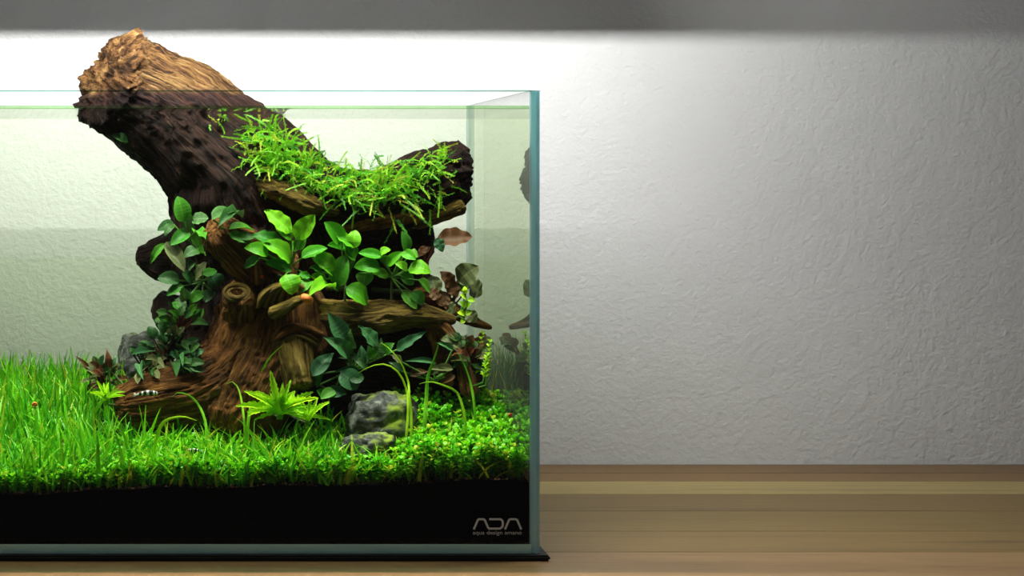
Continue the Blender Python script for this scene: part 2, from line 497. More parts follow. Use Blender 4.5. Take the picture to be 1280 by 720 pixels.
# maker's mark printed on the front pane
def stroke(pts, w):
    """flat ribbon along a polyline of photo pixels on the glass face"""
    P = [np.array(p, float) for p in pts]
    L, R = [], []
    for i, p in enumerate(P):
        a = P[max(i - 1, 0)]; b = P[min(i + 1, len(P) - 1)]
        if 0 < i < len(P) - 1:
            t1 = (p - a) / np.linalg.norm(p - a); t2 = (b - p) / np.linalg.norm(b - p)
            n = np.array([-(t1 + t2)[1], (t1 + t2)[0]]); n /= np.linalg.norm(n)
            k = w / 2 / max(.5, abs(np.dot(n, [-t1[1], t1[0]])))
        else:
            t = (b - a) / np.linalg.norm(b - a); n = np.array([-t[1], t[0]]); k = w / 2
        L.append(p + n * k); R.append(p - n * k)
    vs = [W(q[0], q[1], YF - .005) for q in L] + [W(q[0], q[1], YF - .005) for q in R]
    n = len(P)
    return vs, [(i, i + 1, n + i + 1, n + i) for i in range(n - 1)]
lg = lambda pts: [(560 + x / 8, 620 + y / 8) for x, y in pts]
for pts in ([(258, 334), (298, 240), (308, 232), (355, 232), (368, 240), (402, 318), (412, 326), (522, 326), (545, 305), (548, 290), (548, 262), (543, 246), (526, 232), (412, 232)],
            [(570, 334), (610, 240), (622, 232), (678, 232), (692, 240), (732, 334)]):
    vs, fs = stroke(lg(pts), 2.6)
    obj('logo_mark', mesh('logo_mark', rel(tank, vs), fs, M['print'], smooth=False), fp)
tc = bpy.data.curves.new('logo_text', 'FONT'); tc.body = 'aqua design amano'; tc.size = 1
to = bpy.data.objects.new('logo_text', tc); COL.objects.link(to)
bpy.context.view_layer.update()
tme = bpy.data.meshes.new_from_object(to.evaluated_get(bpy.context.evaluated_depsgraph_get()))
bpy.data.objects.remove(to)
co = np.zeros(len(tme.vertices) * 3); tme.vertices.foreach_get('co', co); co = co.reshape(-1, 3)
a0, a1 = W(591, 668, YF), W(652, 668, YF)
sx = (a1[0] - a0[0]) / (co[:, 0].max() - co[:, 0].min())
nv = np.zeros_like(co); nv[:, 0] = a0[0] + (co[:, 0] - co[:, 0].min()) * sx; nv[:, 1] = YF - .005; nv[:, 2] = a0[2] + co[:, 1] * sx * .85
tme.vertices.foreach_set('co', (rel(tank, nv) * .01).ravel()); tme.materials.clear(); tme.materials.append(M['print'])
obj('logo_text', tme, fp)

# water
G = .015
wb = [(XL + T + G, YF + T + G), (XR - T - G, YF + T + G), (XR - T - G, YB - T - G), (XL + T + G, YB - T - G)]
vs = [(x, y, ZB + T + G) for x, y in wb] + [(x, y, ZW) for x, y in wb]
fs = [(4, 5, 6, 7), (0, 1, 5, 4), (1, 2, 6, 5), (2, 3, 7, 6), (3, 0, 4, 7)]
wm = mesh('water', vs, fs, M['water'], smooth=False)
wm.materials.append(M['water_side'])
for p in wm.polygons[1:]: p.material_index = 1
water = tag(obj('water', wm), 'clear water filling the glass aquarium almost to its rim', 'water', kind='stuff')
mv, mf = [], []
for x in (XL + T + G, XR - T - G):       # water creeping up the front glass in a hollow curve
    for k in range(7):
        a = k / 6 * math.pi / 2
        mv.append((x, YF + T + .22 - .2 * math.cos(math.pi / 2 - a), ZW + .16 - .16 * math.sin(math.pi / 2 - a)))
    mv.append((x, YF + T + .02, ZW - .06)); mv.append((x, YF + T + .22, ZW - .06))
mf = [(k, k + 1, k + 10, k + 9) for k in range(6)] + [(6, 7, 16, 15), (7, 8, 17, 16), (8, 0, 9, 17), tuple(range(9)), tuple(range(17, 8, -1))]
obj('meniscus', mesh('meniscus', mv, mf, M['meniscus'], smooth=False), water)

# ------------------------------------------------------------------ soil
def sstep(x): x = np.clip(x, 0, 1); return x * x * (3 - 2 * x)
def soil(X, Y):
    X = np.asarray(X, float); Y = np.asarray(Y, float)
    h = 4.3 + .022 * (X + 12) + 2.9 * sstep((Y - 115.8) / 16)
    h = h + 1.15 * np.exp(-((Y - 125.5) / 3.2) ** 2) * sstep((X + 9) / 4) * sstep((20 - X) / 6)
    h = h + .35 * perlin(np.stack([X * .22, Y * .22, X * 0 + 3.3], -1)) + .1 * perlin(np.stack([X * .9, Y * .9, X * 0 + 8.3], -1))
    return h
gx = np.linspace(XL + T + .03, XR - T - .03, 150); gy = np.linspace(YF + T + .03, YB - T - .03, 90)
GX, GY = np.meshgrid(gx, gy)
top = np.stack([GX, GY, soil(GX, GY)], -1).reshape(-1, 3)
nX, nY = 150, 90
fs = [(j * nX + i, j * nX + i + 1, (j + 1) * nX + i + 1, (j + 1) * nX + i) for j in range(nY - 1) for i in range(nX - 1)]
ring = [i for i in range(nX)] + [j * nX + nX - 1 for j in range(1, nY)] + [(nY - 1) * nX + i for i in range(nX - 2, -1, -1)] + [j * nX for j in range(nY - 2, 0, -1)]
base = len(top)
bot = top[ring].copy(); bot[:, 2] = ZB + T + .01
n = len(ring)
fs += [(ring[(k + 1) % n], ring[k], base + k, base + (k + 1) % n) for k in range(n)]
fs.append([base + k for k in range(n)][::-1])
bed = tag(obj('soil_bed', mesh('soil_bed', np.vstack([top, bot]), fs, M['soil'], smooth=False)), 'black aquarium soil bed on the tank floor', 'soil', kind='stuff')
ico = bmesh.new(); bmesh.ops.create_icosphere(ico, subdivisions=1, radius=1)
ico.verts.index_update()
IV = np.array([v.co[:] for v in ico.verts]); IF = np.array([[v.index for v in f.verts] for f in ico.faces]); ico.free()
ng = 4200
px_ = RNG.uniform(-13, XR - T - .2, ng); py_ = YF + T + .1 + np.abs(RNG.normal(0, 1.6, ng)) % 6
pz_ = soil(px_, py_) + RNG.uniform(-.05, .08, ng)
k = ng * 35 // 100
py_[:k] = YF + T + .12; pz_[:k] = soil(px_[:k], py_[:k]) - np.abs(RNG.normal(0, .45, k))
sz = RNG.uniform(.06, .14, ng)
V = (IV[None] * (sz[:, None, None] * RNG.uniform(.7, 1.1, (ng, 1, 3))) + np.stack([px_, py_, pz_], -1)[:, None]).reshape(-1, 3)
V[:, 1] = np.maximum(V[:, 1], YF + T + .03)
Fc = (IF[None] + (np.arange(ng) * len(IV))[:, None, None]).reshape(-1, 3)
pal = np.array([(.012, .007, .005), (.04, .02, .011), (.11, .045, .02), (.3, .16, .07)])
c = pal[RNG.choice(4, ng, p=[.45, .3, .18, .07])]
tint = np.repeat(np.hstack([c, np.ones((ng, 1))]), len(IV), 0)
g = obj('soil_grain', mesh('soil_grain', V, Fc, M['grainy'], False, {'tint': tint}), bed); g['kind'] = 'stuff'

# ------------------------------------------------------------------ driftwood
def catmull(P, n):
    P = np.asarray(P, float)
    seg = np.sqrt(((P[1:, :3] - P[:-1, :3]) ** 2).sum(1)); s = np.concatenate([[0], np.cumsum(seg)])
    Q = np.vstack([2 * P[0] - P[1], P, 2 * P[-1] - P[-2]])
    t = np.linspace(0, s[-1], n)
    i = np.clip(np.searchsorted(s, t, 'right') - 1, 0, len(seg) - 1)
    u = ((t - s[i]) / seg[i])[:, None]
    p0, p1, p2, p3 = Q[i], Q[i + 1], Q[i + 2], Q[i + 3]
    return .5 * ((2 * p1) + (-p0 + p2) * u + (2 * p0 - 5 * p1 + 4 * p2 - p3) * u ** 2 + (-p0 + 3 * p1 - 3 * p2 + p3) * u ** 3), t
BVH_V, BVH_F = [], []
_grain_off = [0]
def wood(name, st, mat, parent, nv=110, step=.16, grain=.12, lump=.3, caps=(.6, .6), crag=(0, 0), twist=0.0, groove=1.0, slant=0.0, dryfn=None, lumpf=.35):
    """st: rows (px, py, distance cm, half width px, half depth cm)"""
    P = []
    for (x, y, d, hw, hd) in st:
        P.append([*W(x, y, d), hw * d / F, hd])
    P = np.array(P)
    n = max(10, int(np.sqrt(((P[1:, :3] - P[:-1, :3]) ** 2).sum(1)).sum() / step))
    C, s = catmull(P, n)
    Tn = np.gradient(C[:, :3], axis=0); Tn /= np.linalg.norm(Tn, axis=1)[:, None]
    # end caps as extra rings
    def cap(ci, Ti, si, sign, ln, cr):
        r = min(ci[3], ci[4]); out = []
        K = 14 if cr else 8
        for q in range(1, K + 1):
            a = q / K
            f = (1 - a) if cr else math.cos(a * math.pi / 2)
            off = ln * r * (a ** .6 if cr else math.sin(a * math.pi / 2))
            out.append((np.concatenate([ci[:3] + Ti * sign * off, [ci[3] * max(f, .01), ci[4] * max(f, .01)]]), Ti, si + sign * (off + (1 - f) * r * .5), cr))
        return out
    c0 = cap(C[0], Tn[0], s[0], -1, caps[0], crag[0])[::-1]; c1 = cap(C[-1], Tn[-1], s[-1], 1, caps[1], crag[1])
    CC = np.array([q[0] for q in c0] + list(C) + [q[0] for q in c1])
    TT = np.array([q[1] for q in c0] + list(Tn) + [q[1] for q in c1])
    SS = np.array([q[2] for q in c0] + list(s) + [q[2] for q in c1])
    CR = np.array([q[3] for q in c0] + [0] * n + [q[3] for q in c1])
    CS = np.array([-1] * len(c0) + [0] * n + [1] * len(c1))
    S = np.cross(TT, np.array([0, 1.0, 0])); S /= np.linalg.norm(S, axis=1)[:, None] + 1e-9
    Nn = np.cross(S, TT)
    m = len(CC)
    th = np.linspace(0, 2 * np.pi, nv, endpoint=False)[None, :] + np.zeros((m, 1))
    ct, sn = np.cos(th), np.sin(th)
    pos = CC[:, None, :3] + S[:, None] * (CC[:, 3][:, None] * ct)[..., None] + Nn[:, None] * (CC[:, 4][:, None] * sn)[..., None]
    nd = S[:, None] * (CC[:, 4][:, None] * ct)[..., None] + Nn[:, None] * (CC[:, 3][:, None] * sn)[..., None]
    nd /= np.linalg.norm(nd, axis=2)[..., None] + 1e-9
    nd = nd * (1 - .7 * np.abs(CS))[:, None, None] + TT[:, None] * (CS * .7)[:, None, None]
    R0 = float(np.mean(C[:, 3:5]))
    tw = th + twist * SS[:, None] / max(R0, .5)
    Reff = np.where(CS[:, None] != 0, np.minimum(CC[:, 3], CC[:, 4])[:, None] / max(.01, 1), R0) if False else R0
    off = _grain_off[0]; _grain_off[0] += 37.7
    Rr = R0 * np.where(CS != 0, np.where(CS < 0, CC[:, 3] / C[0, 3], CC[:, 3] / C[-1, 3]), 1)[:, None]
    gr = np.stack([np.cos(tw) * Rr + off, np.sin(tw) * Rr, SS[:, None] + 0 * tw], -1)
    wob = fbm(pos * .5 + off, 2)[..., None] * np.array([.5, .5, 0])
    big = lump * fbm(pos * lumpf + off, 3)
    gg = gr + wob
    gv = ridged(gg * np.array([1.15, 1.15, .11]), 2)
    fine = ridged(gg * np.array([3.4, 3.4, .28]) + 5, 3)
    taper = np.clip(CC[:, 3] / (R0 * .8 + 1e-6), .15, 1)[:, None]
    disp = (big + groove * grain * gv + grain * .6 * fine) * taper
    near = np.minimum(np.abs(SS - SS[len(c0)]), np.abs(SS - SS[len(c0) + n - 1]))
    endk = np.where(SS < SS[m // 2], crag[0], crag[1]) * np.clip(1 - near / 1.6, 0, 1)
    CRf = np.maximum(CR, endk * .8)
    cg = (ridged(pos * 1.9 + 3, 4) * .55 + fbm(pos * 1.1 + 9, 4) * .9) * CRf[:, None]
    pos = pos + nd * (disp + cg)[..., None]
    if slant:
        fo = np.clip(1 - (SS - SS[len(c0)]) / 7.0, 0, 1) ** 1.3
        fo[:len(c0)] = 1
        off_d = CC[:, None, 1] - pos[..., 1]
        pos = pos + TT[:, None] * (slant * off_d * fo[:, None])[..., None]
    V = pos.reshape(-1, 3)
    idx = np.arange(m * nv).reshape(m, nv)
    a, b = idx[:-1], idx[1:]
    Fq = np.stack([b, np.roll(b, -1, 1), np.roll(a, -1, 1), a], -1).reshape(-1, 4)
    faces = Fq.tolist() + [idx[0].tolist(), idx[-1].tolist()[::-1]]
    at = {'grain': gr.reshape(-1, 3)}
    if dryfn is not None:
        at['crag'] = np.repeat(np.clip(CRf / (max(crag) + 1e-6) * 1.2, 0, 1), nv)
        at['dry'] = dryfn(V)
    base = sum(len(v) for v in BVH_V)
    BVH_V.append(V); BVH_F.extend((Fq + base).tolist())
    me = mesh(name, rel(parent, V), faces, mat, True, at)
    return obj(name, me, parent)

dw = thing('driftwood', W(310, 520, 129), 'large gnarled brown driftwood stump rising above the water', 'driftwood')
def dryness(V):
    z = V[:, 2] + .25 * fbm(V * .9, 2)
    return sstep((z - 30.75) / .5)
D0 = 130
wood('trunk', [(136, 98, D0, 54, 3.6), (157, 110, D0, 59, 4.0), (184, 124, D0, 64, 4.3), (222, 149, D0, 70, 4.6), (266, 188, D0, 77, 5.0), (305, 226, D0, 90, 5.4), (330, 265, D0, 100, 5.4)],
     M['log'], dw, nv=240, step=.12, grain=.15, lump=.32, caps=(.1, .4), crag=(.78, 0), dryfn=dryness, slant=.42)
wood('trunk_base', [(300, 205, D0, 70, 4.8), (308, 240, D0, 98, 5.2), (328, 280, D0, 118, 5.3), (345, 320, D0, 122, 5.4), (345, 370, D0, 108, 5.6), (332, 430, D0, 96, 5.8), (312, 500, D0, 92, 6)],
     M['dark'], dw, nv=220, step=.13, grain=.2, lump=.6, caps=(.5, .3))
wood('branch', [(318, 196, 129, 46, 3.6), (365, 232, 128.5, 48, 3.6), (425, 258, 128, 44, 3.4), (480, 254, 128, 40, 3.0), (535, 230, 128, 40, 2.4), (564, 218, 128, 34, 1.9), (577, 216, 128, 31, 1.4)],
     M['dark'], dw, nv=180, step=.12, grain=.17, lump=.32, caps=(.5, .2), crag=(0, .5))
wood('under_branch', [(390, 300, 131, 50, 3.6), (450, 302, 131, 44, 3.0), (500, 296, 131, 36, 2.4), (532, 290, 131, 26, 1.6)], M['dark'], dw, nv=120, grain=.17, lump=.4, caps=(.4, .25), crag=(0, .3))
wood('under_branch', [(380, 345, 131, 46, 3.4), (440, 352, 131, 44, 3.2), (500, 356, 131, 40, 2.6), (528, 358, 131, 30, 1.8)], M['dark'], dw, nv=110, grain=.17, lump=.4, caps=(.4, .3), crag=(0, .25))
wood('branch_spur', [(520, 274, 126.6, 11, .8), (548, 268, 126.5, 9, .65), (568, 261, 126.5, 9, .6), (577, 257, 126.5, 7, .4)], M['gold'], dw, nv=60, step=.08, grain=.07, lump=.1, caps=(.4, .3), crag=(0, .12))
wood('branch_ridge', [(312, 224, 125.2, 6, .7), (345, 238, 124.9, 8, .9), (385, 254, 124.7, 8, .8), (420, 264, 124.9, 4, .5)], M['gold'], dw, nv=90, step=.07, grain=.2, lump=.22)
wood('branch_ridge', [(430, 286, 125.4, 5, .5), (470, 276, 125.1, 8, .6), (520, 270, 125.8, 6, .5)], M['root'], dw, nv=60, step=.08, grain=.1, lump=.1)
wood('side_spur', [(275, 330, 132, 44, 2.6), (235, 322, 132, 34, 2.1), (200, 322, 132, 24, 1.4), (176, 321, 132, 12, .8)], M['dark'], dw, nv=110, grain=.16, lump=.28, caps=(.4, .4), crag=(0, .2))
wood('side_spur', [(250, 410, 133, 40, 2.6), (215, 390, 133, 24, 1.8), (200, 372, 133, 9, .8)], M['dark'], dw, nv=90, grain=.16, lump=.3, caps=(.4, .4), crag=(0, .2))
wood('broken_knob', [(345, 345, 124.4, 36, 2.2), (318, 325, 123.5, 32, 1.9), (288, 302, 122.5, 24, 1.4), (270, 288, 121.8, 18, 1.0)], M['root'], dw, nv=120, step=.09, grain=.12, lump=.18, caps=(.3, .2), crag=(0, .28))
wood('front_root', [(345, 372, 125.6, 58, 3.2), (338, 410, 125, 66, 3.2), (318, 444, 124.4, 62, 3.0), (288, 472, 124, 52, 2.7), (250, 490, 123.6, 40, 2.3), (205, 500, 123.4, 33, 2.0), (170, 505, 123.4, 27, 1.6), (152, 508, 123.4, 19, 1.2)],
     M['root'], dw, nv=200, step=.1, grain=.21, lump=.34, caps=(.4, .4), crag=(0, .3))
wood('front_root', [(350, 400, 123.6, 42, 2.2), (340, 440, 123, 42, 2.2), (322, 480, 122.6, 44, 2.0), (300, 525, 122.4, 50, 2)], M['root'], dw, nv=130, step=.1, grain=.2, lump=.3)
wood('buttress', [(334, 350, 124.4, 26, 1.8), (344, 372, 123.8, 36, 2.2), (362, 400, 123.2, 42, 2.3), (376, 430, 123.2, 36, 2.0)], M['root'], dw, nv=140, step=.09, grain=.16, lump=.32, twist=.8)
wood('knot', [(303, 392, 122.4, 24, 1.0), (301, 378, 121.9, 22, 1.0), (296, 367, 121.4, 18, .9)], M['root'], dw, nv=90, step=.07, grain=.1, lump=.15, caps=(.3, -.35), crag=(0, .14))
for rr, (q, w_) in enumerate([(0, 1), (1, .8)]):
    a = np.linspace(0, 2 * np.pi, 15)
    wood('knot_ring', [(296 + (15 - 5 * q) * math.cos(t), 366 + (10 - 4 * q) * math.sin(t), 120.9 - .25 * math.sin(t), 2.6 * w_, .17) for t in a], M['gold'], dw, nv=16, step=.06, grain=.04, lump=.06, caps=(.2, .2))
for q in range(4):   # swirling bark folds beside the knot
    wood('bark_fold', [(322 + 9 * q, 384 - 2 * q, 121.0, 2.6, .25), (328 + 9 * q, 370 - 3 * q, 120.9, 3.2, .3), (340 + 9 * q, 360 - 2 * q, 120.9, 3.0, .3), (354 + 8 * q, 356 + q, 121.2, 2.2, .25)], M['gold'], dw, nv=20, step=.07, grain=.05, lump=.1)
tw = wood('twig_stub', [(343, 390, 121.0, 9, .6), (356, 385, 120.6, 6.5, .4), (370, 377, 120.2, 5, .3), (379, 373, 120.0, 4.5, .28)], M['gold'], dw, nv=40, step=.06, grain=.05, lump=.06)
wood('twig_tip', [(379, 373, 120.0, 5, .3), (385, 374, 119.9, 4.6, .28), (388, 377, 119.9, 4, .25)], M['tip'], dw, nv=24, step=.06, grain=.04, lump=.05)
wood('sawn_stub', [(362, 420, 122.4, 25, 1.5), (366, 440, 121.6, 22, 1.3), (371, 462, 121, 19, 1.15), (375, 482, 120.7, 17, 1.0)], M['gold'], dw, nv=110, step=.08, grain=.1, lump=.14, caps=(.4, .1), crag=(0, .12))
for q in range(3):
    wood('bark_fold', [(338 - 3 * q, 446 - 6 * q, 121.4, 3, .3), (350, 426 - 6 * q, 121.0, 3.4, .35), (372, 419 - 6 * q, 120.9, 3.2, .35), (396 + 3 * q, 430 - 6 * q, 121.3, 2.6, .3)], M['root'] if q else M['gold'], dw, nv=24, step=.07, grain=.06, lump=.1)
wood('right_root', [(372, 402, 124, 26, 2.0), (420, 402, 124, 20, 1.7), (465, 398, 124, 17, 1.5), (510, 394, 124, 14, 1.2), (545, 397, 124, 10, .8), (566, 400, 124, 5, .45)], M['gold'], dw, nv=110, step=.1, grain=.15, lump=.22, caps=(.5, .8))
wood('right_root', [(390, 430, 126, 44, 2.4), (440, 428, 126, 40, 2.4), (500, 432, 126.5, 36, 2.2), (545, 448, 127, 30, 1.8), (575, 480, 127.4, 28, 1.6)], M['dark'], dw, nv=120, grain=.2, lump=.35)
wood('right_root', [(380, 478, 127, 40, 2.4), (440, 480, 127, 40, 2.4), (510, 484, 127.5, 36, 2.2), (565, 490, 128, 30, 1.8)], M['dark'], dw, nv=110, grain=.2, lump=.35)
for q, st in enumerate([[(545, 402, 124, 7, .45), (562, 420, 123.6, 8, .5), (576, 445, 123.4, 8, .5), (588, 490, 123.3, 8, .5)],
                        [(540, 412, 124.4, 6, .4), (548, 435, 124, 6, .4), (560, 480, 123.8, 6, .4)],
                        [(520, 370, 126, 8, .5), (545, 372, 126, 8, .5), (570, 390, 126, 7, .45), (598, 404, 126.6, 5, .35), (612, 409, 127, 3, .25)],
                        [(530, 350, 127, 8, .5), (540, 375, 126.5, 8, .5), (552, 402, 126, 9, .55)]]):
    wood('root_twig', st, M['root'] if q < 3 else M['dark'], dw, nv=40, step=.1, grain=.09, lump=.15)
wood('peg', [(321, 352, 121.6, 7, .45), (319, 336, 121.4, 6, .4), (318, 324, 121.2, 4, .3)], M['root'], dw, nv=36, step=.06, grain=.06, lump=.08, caps=(.4, .3), crag=(0, .1))

BVH = BVHTree.FromPolygons([Vector(v) for v in np.vstack(BVH_V)], BVH_F)
def surf(px, py, default=124.0):
    """distance at which the view line through a pixel meets the driftwood"""
    o = Vector((0, 0, E)); t = Vector(W(px, py, 100)) - o
    h = BVH.ray_cast(o, t.normalized())
    return h[0].y if h[0] is not None else default

def inside_wood(p):
    """true where a point lies within the driftwood (view line towards the camera leaves it through a back face)"""
    p = Vector(p); d = (Vector((0, 0, E)) - p).normalized()
    h = BVH.ray_cast(p, d)
    return h if h[0] is not None and h[1].dot(d) > 0 else None
def crosses_wood(pts):
    for a, b in zip(pts[:-1], pts[1:]):
        a = Vector(a); v = Vector(b) - a
        if v.length > 1e-5 and BVH.ray_cast(a, v.normalized(), v.length)[0] is not None: return True
    return inside_wood(pts[0]) is not None
def anchor(p):
    """nearest firm place below or beside a plant's crown: wood surface or soil"""
    p = Vector(p); g = Vector((p.x, p.y, float(soil(p.x, p.y)) - .1))
    w, nrm, _, dist = BVH.find_nearest(p)
    return w - nrm * .08 if dist < (p - g).length else g

# ------------------------------------------------------------------ stones
def stone(name, px, py, d, rx, rz, ry, mat, label, seed):
    bm = bmesh.new(); bmesh.ops.create_icosphere(bm, subdivisions=5, radius=1); bm.verts.index_update()
    v = np.array([q.co[:] for q in bm.verts]); f = [[q.index for q in p.verts] for p in bm.faces]; bm.free()
    k = d / F
    r = 1 + .28 * fbm(v * 1.2 + seed, 3) + .07 * ridged(v * np.array([1.6, 1.6, 4.5]) + seed, 4)
    bx_ = np.abs(v).max(1) ** .45
    v = v / bx_[:, None] * .84 * r[:, None] * np.array([rx * k, ry, rz * k])
    c = W(px, py, d)
    o = obj(name, mesh(name, v, f, mat, True), None, c)
    return tag(o, label, 'stone')
stone('stone', 478, 533, 121.0, 47, 47, 2.0, M['stone'], 'craggy grey stone with yellow-green moss patch beside the round-leaved carpet', 2.2)
stone('stone', 462, 567, 118.6, 36, 28, 1.2, M['stone_c'], 'low pale stone half buried in grass before the craggy stone', 5.1)
stone('stone', 179, 464, 133, 37, 53, 2.4, M['stone_b'], 'dark upright stone with pale lichen top behind the leafy bush', 8.4)

# ------------------------------------------------------------------ leaves and plants
def leaf_mesh(name, mat, kind='oval', bulge=.1, fold=.12, wave=0.0, seed=0, nx=9, ny=5):
    """unit leaf: base at 0, tip at +X, breadth along Y, upper side +Z; returned in metres per unit length"""
    u = np.linspace(0, 1, nx); v = np.linspace(-1, 1, ny)
    if kind == 'oval': w = np.sin(np.pi * u ** .8) ** .75
    elif kind == 'egg': w = np.sin(np.pi * u ** .78) ** .62
    elif kind == 'lance': w = np.sin(np.pi * u ** .7) ** .9 * (1 - .25 * u)
    elif kind == 'blade': w = np.clip(1.05 - u ** 3, .0, 1) * (.75 + .25 * np.sin(np.pi * u))
    elif kind == 'toothed': w = np.sin(np.pi * u ** .75) ** .6 * (1 + .22 * np.where(np.arange(nx) % 2, 1, -1))
    w = np.maximum(w, .04 if kind != 'blade' else .06)
    U, Vv = np.meshgrid(u, v, indexing='ij')
    y = .5 * Vv * w[:, None]
    z = bulge * 4 * U * (1 - U) + fold * np.abs(Vv) * w[:, None] * .5 + wave * np.sin(U * 19 + seed + (Vv > 0) * 1.7) * Vv ** 2
    P = np.stack([U, y, z], -1).reshape(-1, 3)
    idx = np.arange(nx * ny).reshape(nx, ny)
    fs = np.stack([idx[:-1, :-1], idx[1:, :-1], idx[1:, 1:], idx[:-1, 1:]], -1).reshape(-1, 4)
    me = mesh(name, P * 100, fs, mat, True, {'lf': np.stack([U, Vv, 0 * U], -1).reshape(-1, 3)})
    return me
_lib = {}
def leaf_var(mat, kind):
    key = (mat, kind)
    if key not in _lib:
        _lib[key] = [leaf_mesh('leaf_%s' % mat, M[mat], kind, bg, fo, wv, i, 17 if kind == 'toothed' else 11) for i, (bg, fo, wv) in enumerate(
            [(.10, .25, .0), (.18, .3, .03), (.04, .2, .05), (.24, .15, .02), (.02, .35, .01)])]
    return _lib[key]
def ruffled(mat):
    key = (mat, 'ruffled')
    if key not in _lib:
        _lib[key] = [leaf_mesh('leaf_%s' % mat, M[mat], 'oval', b, .15, .05, i, 25, 7) for i, b in enumerate((.08, .14, .03))]
    return _lib[key]
rod_v, rod_f = [], []
for j in range(5):
    for k in range(6):
        a = 2 * math.pi * k / 6; u = j / 4
        rod_v.append((u * 100, 50 * math.cos(a), 50 * math.sin(a) + 9 * math.sin(math.pi * u) * 0))
for j in range(4):
    for k in range(6):
        rod_f.append((j * 6 + k, j * 6 + (k + 1) % 6, (j + 1) * 6 + (k + 1) % 6, (j + 1) * 6 + k))
ROD = {k: mesh('stalk_%s' % k, rod_v, rod_f, M[k]) for k in ('stalk', 'stalk_red', 'rhizome')}
def frame(x, nhint):
    x = Vector(x).normalized(); n = Vector(nhint); n = n - x * n.dot(x)
    if n.length < 1e-4: n = Vector((0, -1, .2)) - x * Vector((0, -1, .2)).dot(x)
    n.normalize(); y = n.cross(x)
    return Matrix((x, y, n)).transposed().to_4x4()
def put(name, me, parent, base, tip, width, nhint, thick=None):
    base = np.asarray(base, float).copy(); tip = np.asarray(tip, float).copy()
    for q in (base, tip):     # everything grows inside the glass
        q[0] = min(max(q[0], XL + T + .25), XR - T - .25); q[1] = min(max(q[1], YF + T + .2), YB - T - .25)
    Lg = float(np.linalg.norm(tip - base))
    o = bpy.data.objects.new(name, me); link(o, parent)
    loc = Vector(rel(parent, base)) * .01
    o.matrix_local = Matrix.Translation(loc) @ frame(tip - base, nhint) @ Matrix.Diagonal((Lg * .01, width * .01, (thick if thick else (Lg * .7 + width * .3)) * .01, 1))
    return o
def leafy(name, root_px, specs, label, cat, mats, kind='oval', lift=1.2, group=None, dflt=124, stalk='stalk', dpt=None, rz=0, ruff=False, rhiz=None):
    """specs: rows (base x, base y, tip x, tip y, width) in photo pixels [, material]"""
    rd = dpt if dpt else surf(*root_px, dflt) - .1
    R = W(*root_px, rd)
    t = thing(name, R, label, cat, group)
    if rhiz:
        a = W(rhiz[0], rhiz[1], surf(rhiz[0], rhiz[1], dflt) - .1); b = W(rhiz[2], rhiz[3], surf(rhiz[2], rhiz[3], dflt) - .1)
        put('rhizome', ROD['rhizome'], t, a, b, .38, (0, 0, 1), .38)
    ap = np.array(anchor(R))
    if np.linalg.norm(ap - R) > .12:
        put('root', ROD['rhizome'], t, ap, R, .16, (0, -1, .1), .16)
    rnd = random.Random(hash(label) % 1000 if False else sum(map(ord, label)))
    n = len(specs)
    for i, sp in enumerate(specs):
        bx, by, tx, ty, w = sp[:5]
        mt = sp[5] if len(sp) > 5 else mats[i % len(mats)]
        out = lift * (.35 + .65 * rnd.random())
        bd = rd - out * .55; td = bd - rnd.uniform(-.5, .9) * lift * .8
        bd = min(bd, surf(bx, by, 999) - .2); td = min(td, surf(tx, ty, 999) - .25)
        md = surf((bx + tx) / 2, (by + ty) / 2, 999) - .3
        if (bd + td) / 2 > md: bd -= (bd + td) / 2 - md; td -= (bd + td) / 2 - md
        bd = max(bd, YF + T + .6); td = max(td, YF + T + .4)
        b = W(bx, by, bd); e = W(tx, ty, td)
        width = w * bd / F * 1.3
        for _ in range(3):      # lift a leaf that would run into the wood
            push = 0
            sd = np.cross(e - b, np.array([0, -1.0, 0])); sd = sd / (np.linalg.norm(sd) + 1e-6) * width * .4
            for u in (.15, .4, .7, .95):
                for v_ in (-1, 0, 1):
                    q = b + (e - b) * u + sd * v_ * math.sin(math.pi * u)
                    h = inside_wood(q)
                    if h: push = max(push, q[1] - h[0].y + .12)
            if not push or bd - push < YF + T + .5: break
            bd -= push; td -= push; b = W(bx, by, bd); e = W(tx, ty, td)
        lib = ruffled(mt) if ruff else leaf_var(mt, kind)
        nh = (rnd.uniform(-.35, .35), -.95 + rnd.uniform(-.25, .35), .65)
        lf = put('leaf', rnd.choice(lib), t, b, e, width, nh)
        if np.linalg.norm(b - R) > .25:
            put('stalk', ROD[stalk], t, R + np.array([rnd.uniform(-.15, .15), 0, rnd.uniform(-.1, .1)]), b + (e - b) * .04, .13, (0, 0, 1), .13)
    return t
def c4(rows):  return [tuple([300 + .236 * r[0], 240 + .236 * r[1], 300 + .236 * r[2], 240 + .236 * r[3], .236 * r[4]] + list(r[5:])) for r in rows]
def c6(rows):  return [tuple([370 + .236 * r[0], 370 + .236 * r[1], 370 + .236 * r[2], 370 + .236 * r[3], .236 * r[4]] + list(r[5:])) for r in rows]
def c3(rows):  return [tuple([140 + .2083 * r[0], 230 + .2083 * r[1], 140 + .2083 * r[2], 230 + .2083 * r[3], .2083 * r[4]] + list(r[5:])) for r in rows]
def c5(rows):  return [tuple([90 + .2422 * r[0], 370 + .2422 * r[1], 90 + .2422 * r[2], 370 + .2422 * r[3], .2422 * r[4]] + list(r[5:])) for r in rows]

